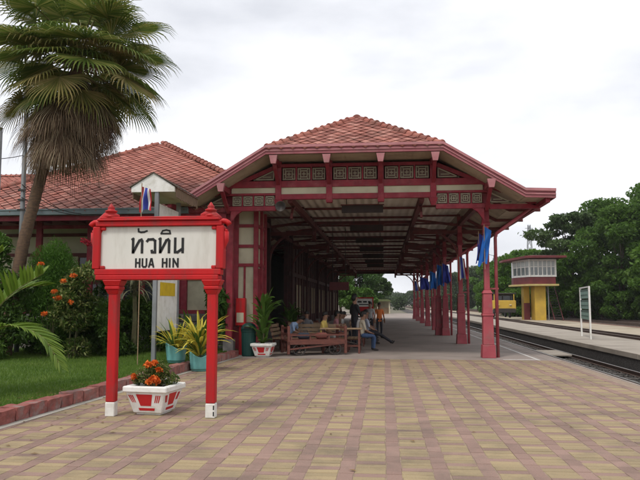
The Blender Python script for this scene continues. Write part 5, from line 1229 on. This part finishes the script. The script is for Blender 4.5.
# faceted room: left face angled, front face towards the station
plan = [(15.0, 79.8), (16.15, 76.4), (18.95, 76.4), (18.95, 81), (15.0, 81)]
def ring(mb, pl, z0, z1, k=1.0):
    cx, cy = 17.1, 78.8; pp_ = [(cx + (x - cx) * k, cy + (y - cy) * k) for x, y in pl]; n = len(pl)
    mb.add([(x, y, z0) for x, y in pp_] + [(x, y, z1) for x, y in pp_], [tuple(range(n))[::-1], tuple(range(n, 2 * n))] + [(i, (i + 1) % n, (i + 1) % n + n, i + n) for i in range(n)])
    return mb
ring(MB(), plan, 3.5, 3.7, 1.14).build('ledge', pm('ledge_ochre', (.5, .4, .16), (.42, .33, .13), 2, .7), cb)
ring(MB(), plan, 3.702, 4.5, 1.0).build('lower_wall', M['maroon'], cb)
room = ring(MB(), plan, 4.502, 6.45, .985).build('glazing', pm('cabin_glass', (.12, .14, .14), (.2, .22, .22), .8, .1, spec=.7), cb)
def wingrid(p, q, n):
    p = Vector((*p, 0)); q = Vector((*q, 0)); d = (q - p).normalized(); nrm = Vector((d.y, -d.x, 0))
    for i in range(n + 1):
        a = p + (q - p) * (i / n); wd = .2 if i in (0, n) else .12; m = MB(); m.beam(a + Vector((0, 0, 4.5)), a + Vector((0, 0, 6.45)), wd, .1, nrm); m.build('mullion', M['white'], room)
    for z, h in ((4.6, .2), (5.62, .1), (6.35, .22)): m = MB(); m.beam(p + Vector((0, 0, z)), q + Vector((0, 0, z)), .08, h); m.build('window_rail', M['white'], room)
    for i in range(n):
        a = p + (q - p) * ((i + .1) / n) + nrm * .03; b2 = p + (q - p) * ((i + .9) / n) + nrm * .03
        m = MB(); m.beam(a + Vector((0, 0, 5.98)), b2 + Vector((0, 0, 5.98)), .02, .56); m.build('white_upper_pane', pm('frosted_pane', (.42, .44, .42), (.36, .38, .37), 2, .3, spec=.5), room)
wingrid(plan[0], plan[1], 4); wingrid(plan[1], plan[2], 6)
m = MB(); r0 = [(13.8, 80.0), (15.5, 75.2), (19.9, 75.2), (19.9, 82), (13.8, 82)]
n = len(r0); v = [(x, y, 6.35 + (0 if x < 14 else .2)) for x, y in r0] + [(x, y, 6.58 + (0 if x < 14 else .2)) for x, y in r0] + [(17.1, 79.2, 7.1)]
m.add(v, [tuple(range(n))[::-1]] + [(i, (i + 1) % n, (i + 1) % n + n, i + n) for i in range(n)] + [(i + n, (i + 1) % n + n, 2 * n) for i in range(n)]); m.build('roof', M['maroon'], cb)
m = MB(); m.tube([(18.2, 76.8, -.3), (18.2, 76.8, 6.4)], .06, 8); m.build('drain_pipe', M['grey_metal'], cb)
for k in range(12): m = MB(); m.box(18.9, 19.8, 77.2 + k * .28, 77.5 + k * .28, -.1 + k * .3, -.05 + k * .3); m.build('stair_tread', M['iron'], cb)
for x in (18.88, 19.82): m = MB(); m.beam((x, 77.1, -.35), (x, 80.7, 3.5), .06, .2); m.build('stair_stringer', M['maroon'], cb)

# ================================================================== yellow rail vehicle
vh = thing('rail_vehicle', 'yellow track maintenance vehicle with black roof left of the signal cabin', 'rail vehicle', (13.4, 84, -.4))
m = MB(); m.box(12.5, 14.3, 81.8, 86, .15, .6); m.build('chassis', M['iron'], vh)
m = MB(); m.box(12.45, 14.35, 81.9, 82.9, .45, 1.45); m.box(12.45, 14.35, 83.0, 86, .45, 1.1); m.build('body', M['yellow'], vh, bevel=.05)
m = MB(); m.box(12.5, 14.3, 83.0, 85.9, 1.1, 2.1); cabv = m.build('cab', M['iron'], vh, bevel=.04)
m = MB(); m.box(12.62, 13.35, 82.985, 82.999, 1.3, 1.95); m.build('window', M['glass'], cabv)
m = MB(); m.box(13.45, 14.18, 82.985, 82.999, 1.3, 1.95); m.build('window', M['glass'], cabv)
m = MB(); m.box(12.35, 14.45, 82.2, 86.2, 2.1, 2.25); m.build('roof', M['iron'], vh, bevel=.04)
for x in (12.9, 13.9):
    for y in (82.5, 85.2): m = MB(); m.tube([(x - .06, y, 0.0), (x + .06, y, 0.0)], .4, 18); o = m.build('wheel', M['iron'], vh)
    m = MB(); m.lathe((x, 81.86, .95), [(.1, 0), (.1, .04)], 10); m.build('headlight', M['white'], vh)
m = MB(); m.tube([(12.6, 82.0, 1.35), (12.6, 82.0, 2.1)], .04, 6); m.build('handrail_post', M['yellow'], vh); m = MB(); m.tube([(14.2, 82.0, 1.35), (14.2, 82.0, 2.1)], .04, 6); m.build('handrail_post', M['yellow'], vh)
vh.scale = (1.35, 1, 1.05); vh.location.z = -.05; vh.location.y -= 5

# ================================================================== timetable sign on second platform
sn = thing('platform_sign', 'white framed sign with green plates standing on the second platform', 'sign', (9.35, 32.2, 0))
A, B = Vector((9.06, 30.8, 0)), Vector((9.58, 34.0, 0))
for p in (A, B): m = MB(); m.beam(p, p + Vector((0, 0, 2.35)), .07, .07, (0, 1, 0)); m.build('post', M['white'], sn)
m = MB(); m.beam(A + Vector((0, 0, 2.32)), B + Vector((0, 0, 2.32)), .06, .06); m.build('top_bar', M['white'], sn)
gpl = pm('plate_green', (.2, .34, .28), (.16, .28, .23), 2, .5); gpd = pm('plate_dark_green', (.03, .09, .06), (.025, .07, .05), 4, .5)
for k, (z, h) in enumerate(((1.98, .34), (1.5, .34), (1.02, .34))):
    m = MB(); m.beam(A + Vector((.01, .1, z)), B + Vector((-.01, -.1, z)), .03, h); pl = m.build('plate', gpl, sn)
    m = MB(); m.beam(A + Vector((.01, .1, z + .2)), B + Vector((-.01, -.1, z + .2)), .035, .1); m.build('dark_band', gpd, pl)
    for j in range(5):
        a = A.lerp(B, .15 + j * .16) + Vector((-.018, -.004, z - .02)); b2 = A.lerp(B, .15 + j * .16 + .1) + Vector((-.018, -.004, z - .02)); m = MB(); m.beam(a, b2, .008, .07); m.build('print_line', gpd, pl)
# ================================================================== trees
def tree(label, x, y, h, rad, n, ls, mat, seed, spread=.5, trunk=.3, zb=-.32, group=None, name='broadleaf_tree', nb=26, flat=.62):
    o = thing(name, label, 'tree', (x, y, zb), 0, group); q = random.Random(seed); blobs = []; limbs = []
    fork = h * spread * .55
    for i in range(nb):
        a = i * 2.39996 + q.uniform(-.3, .3); u_ = (i + .5) / nb; zz = h * (spread * .55 + (1 - spread * .55) * (u_ ** .75)) ; env = math.sin(math.pi * min(.97, max(.12, (zz / h - spread * .25) / (1.06 - spread * .25)))) ** .6
        rr = rad * env * q.uniform(.35, .95); s = rad * q.uniform(.2, .36)
        c = (rr * math.cos(a), rr * math.sin(a), min(zz, h - s * flat)); blobs.append((np.array(c), np.array((s, s, s * flat)), s * s)); limbs.append(c)
    leafobj('crown', leafcloud(blobs, n, ls, .35, .1), mat, o)
    m = MB(); m.tube([(0, 0, 0), (q.uniform(-.15, .15), 0, fork * .5), (0, 0, fork), (0, 0, h * .7)], [trunk, trunk * .8, trunk * .7, trunk * .2], 8)
    for c in limbs[::2]: m.tube([(0, 0, fork * q.uniform(.7, 1.2)), (c[0] * .5, c[1] * .5, (fork + c[2]) * .52), c], [trunk * .4, trunk * .25, trunk * .06], 5)
    m.build('trunk', M['treebark'], o, local=True); return o
RG = 'trees along the right side of the tracks'
near = [(31.0, 74, 15.0, 6.4, 'tree1', 'tall dark green tree at the right picture edge'), (28.6, 68, 9.0, 4.2, 'tree3', 'fresh green lower tree at the right edge in front of the tall dark one'), (26.8, 78, 13.0, 5.2, 'tree1', 'dark tree above the green plated platform sign'),
        (23.8, 88, 13.4, 5.6, 'tree2', 'wide feathery grey green tree behind the signal cabin'), (22.6, 84, 8.0, 3.6, 'tree3', 'fresh green tree just right of the signal cabin'), (37.5, 66, 15.0, 6.0, 'tree1', 'tall tree just outside the right picture edge'),
        (29.0, 90, 15.5, 5.8, 'tree1', 'dark tree filling the gap behind the right edge trees'), (20.4, 100, 9.6, 4.6, 'tree3', 'green tree left behind the signal cabin roof'), (28.4, 73, 6.0, 3.6, 'tree1', 'low dark bushy tree below the platform sign skyline'), (25.0, 80, 5.5, 3.2, 'tree1', 'low dark bushy tree right of the yellow pillar'), (31.5, 70, 8.0, 4.2, 'tree3', 'mid height green tree on the verge at the right'), (22, 92, 6.0, 3.6, 'tree1', 'low dark tree behind the signal cabin pillar'), (33.5, 84, 16.5, 6, 'tree1', 'tallest tree rising behind the right picture edge')]
for i, (x, y, h, r_, mt, lb) in enumerate(near):
    tree(lb, x, y, h, r_, 13000 if mt != 'tree2' else 9000, (.28, .62, .5), GREENS[mt], 100 + i, .12 if mt != 'tree2' else .8, .32, group=RG, nb=34 if mt != 'tree2' else 24, flat=.62 if mt != 'tree2' else .4)
for i, (x, y, h, r_) in enumerate([(22, 112, 9.2, 4.8), (26, 118, 11, 5.2), (23.5, 130, 9.5, 5), (29, 138, 12.5, 6), (24, 150, 10.5, 5.5), (29, 163, 13, 6.5), (24.5, 180, 11.5, 6.5), (31, 195, 13.5, 7), (23, 215, 11.5, 7), (29, 240, 13, 8), (22, 270, 11, 8), (28, 300, 12, 9), (16, 330, 8, 8), (22, 360, 11, 9), (10, 400, 8, 9), (2, 420, 9, 9)]):
    od = ['nearest', 'second nearest', 'third nearest', 'fourth nearest', 'fifth nearest', 'sixth nearest', 'seventh nearest', 'eighth nearest', 'ninth nearest', 'tenth nearest', 'eleventh nearest', 'twelfth nearest', 'thirteenth nearest', 'fourteenth nearest', 'fifteenth nearest', 'farthest'][i]
    tree('hazy green tree in the distant row beyond the yellow vehicle, ' + od + ' of the row', x, y, h, r_, 4200, (.5, 1.1, .55), GREENS['tree3' if i < 5 else 'far'], 300 + i, .12, .25, group='distant row of trees', nb=18, flat=.7)
for i, (x, y, h, r_, mt, lb) in enumerate([(-4.2, 116, 8.4, 4.2, 'mid', 'green tree at the far end of the platform above the kiosk'), (-8.5, 104, 9.0, 4.5, 'tree1', 'dark tree left behind the far platform kiosk'), (-1.2, 128, 6.4, 3.0, 'tree2', 'feathery tree with open crown right of the far kiosk'),
                                           (-14, 96, 9, 5, 'tree1', 'dark tree behind the far end of the station wall'), (-6, 92, 4.2, 2.6, 'light', 'light green low tree just behind the kiosk'), (-3.0, 96, 3.6, 2.0, 'light', 'light green shrub tree between kiosk and platform edge')]):
    tree(lb, x, y, h, r_, 5500, (.3, .7, .5), GREENS[mt], 500 + i, .5, .22, 0, 'trees at the far platform end', nb=22)
for i, (x, y) in enumerate(((5, 210), (9, 190), (1, 240), (7.5, 260), (11, 170))):
    bush('distant_bush', ['low bush far along the line, middle of five', 'low bush far along the line, second from the right', 'low bush far along the line, leftmost of five', 'low bush far along the line, farthest of five', 'low bush far along the line, nearest of five'][i], 'shrub', (x + 6 * (x > 5), y, -.6), blobset(3.2, 4.5, 12, 700 + i), 1500, (.4, .9, .6), GREENS['far'], 'bushes far along the line')
for i, (x, y, h, r_, mt, lb) in enumerate([(30, 62, 3.0, 2.4, 'tree3', 'leafy shrub on the verge at the right picture edge'), (27.5, 69, 2.8, 2.2, 'tree3', 'leafy shrub on the verge right of the platform sign'), (25.5, 75, 3.2, 2.4, 'tree1', 'dark shrub on the verge left of the platform sign'), (22.5, 82, 3.0, 2.4, 'tree3', 'leafy shrub on the verge just right of the yellow pillar'), (18.5, 96, 4.0, 3.0, 'tree3', 'leafy shrub behind the signal cabin on its left'), (16.5, 104, 5.5, 3.4, 'tree1', 'dark shrub mass behind the yellow vehicle'), (19.5, 108, 8.5, 4.2, 'tree3', 'green tree between the canopy column and the signal cabin')]):
    tree(lb, x, y, h, r_, 5000, (.22, .5, .5), GREENS[mt], 800 + i, .05, .12, group='shrubs on the far verge', nb=20, name='verge_shrub' if h < 6 else 'broadleaf_tree')
# ================================================================== far masts
o = thing('telecom_mast', 'thin lattice telecom mast above the trees right of the canopy', 'mast', (42.5, 200, -.6)); m = MB()
for s, t in ((-1, -1), (1, -1), (1, 1), (-1, 1)): m.tube([(s * 1.4, t * 1.4, 0), (s * .3, t * .3, 25)], .09, 4)
m.build('lattice_leg', M['grey_metal'], o, local=True)
for k in range(12):
    a = 1.4 - 1.1 * k / 12; b2 = 1.4 - 1.1 * (k + 1) / 12; z = 25 * k / 12; z2 = 25 * (k + 1) / 12; m = MB()
    for s in (-1, 1): m.tube([(-a * s, -a, z), (b2 * s, -b2, z2)], .05, 4); m.tube([(-a * s, a, z), (b2 * s, b2, z2)], .05, 4)
    m.build('bracing', M['grey_metal'], o, local=True)
for k in range(3): m = MB(); m.tube([(-1.2, 0, 21 + k * 1.5), (1.2, 0, 21 + k * 1.5)], .07, 4); m.build('antenna_arm', M['grey_metal'], o, local=True)
o = thing('lamp_mast', 'thin grey lamp mast far behind the first canopy column', 'mast', (19.3, 120, -.6)); m = MB(); m.tube([(0, 0, 0), (0, 0, 10.6)], [.14, .07], 8); m.build('shaft', M['grey_metal'], o, local=True)
m = MB(); m.tube([(0, 0, 10.5), (-.8, 0, 10.7), (-1.3, 0, 10.65)], [.05, .05, .09], 6); m.build('lamp_arm', M['grey_metal'], o, local=True)
# short signal posts by the line
for i, (x, y, lb) in enumerate(((4.9, 62, 'red and white banded post at the platform edge, nearer one'), (4.7, 92, 'red and white banded post at the platform edge, farther one'))):
    o = thing('marker_post', lb, 'post', (x, y, 0), 0, 'banded posts at the platform edge')
    for k in range(6): m = MB(); m.tube([(0, 0, k * .4), (0, 0, k * .4 + .4)], .06, 8); m.build('band', M['sign_red'] if k % 2 else M['white'], o, local=True)
# ================================================================== thin moist air far down the line
hz = MB(); hz.box(-700, 700, -250, 900, -1.7, 32); hm = bpy.data.materials.new('haze'); hm.use_nodes = True; hn = hm.node_tree; hn.nodes.clear()
ho = hn.nodes.new('ShaderNodeOutputMaterial'); hv = hn.nodes.new('ShaderNodeVolumePrincipled'); hv.inputs['Color'].default_value = (.92, .94, .97, 1); hv.inputs['Density'].default_value = .0002; hn.links.new(hv.outputs[0], ho.inputs['Volume'])
hz = hz.build('haze', hm); tag(hz, 'thin pale moist air lying over the whole station', 'haze', kind='stuff')
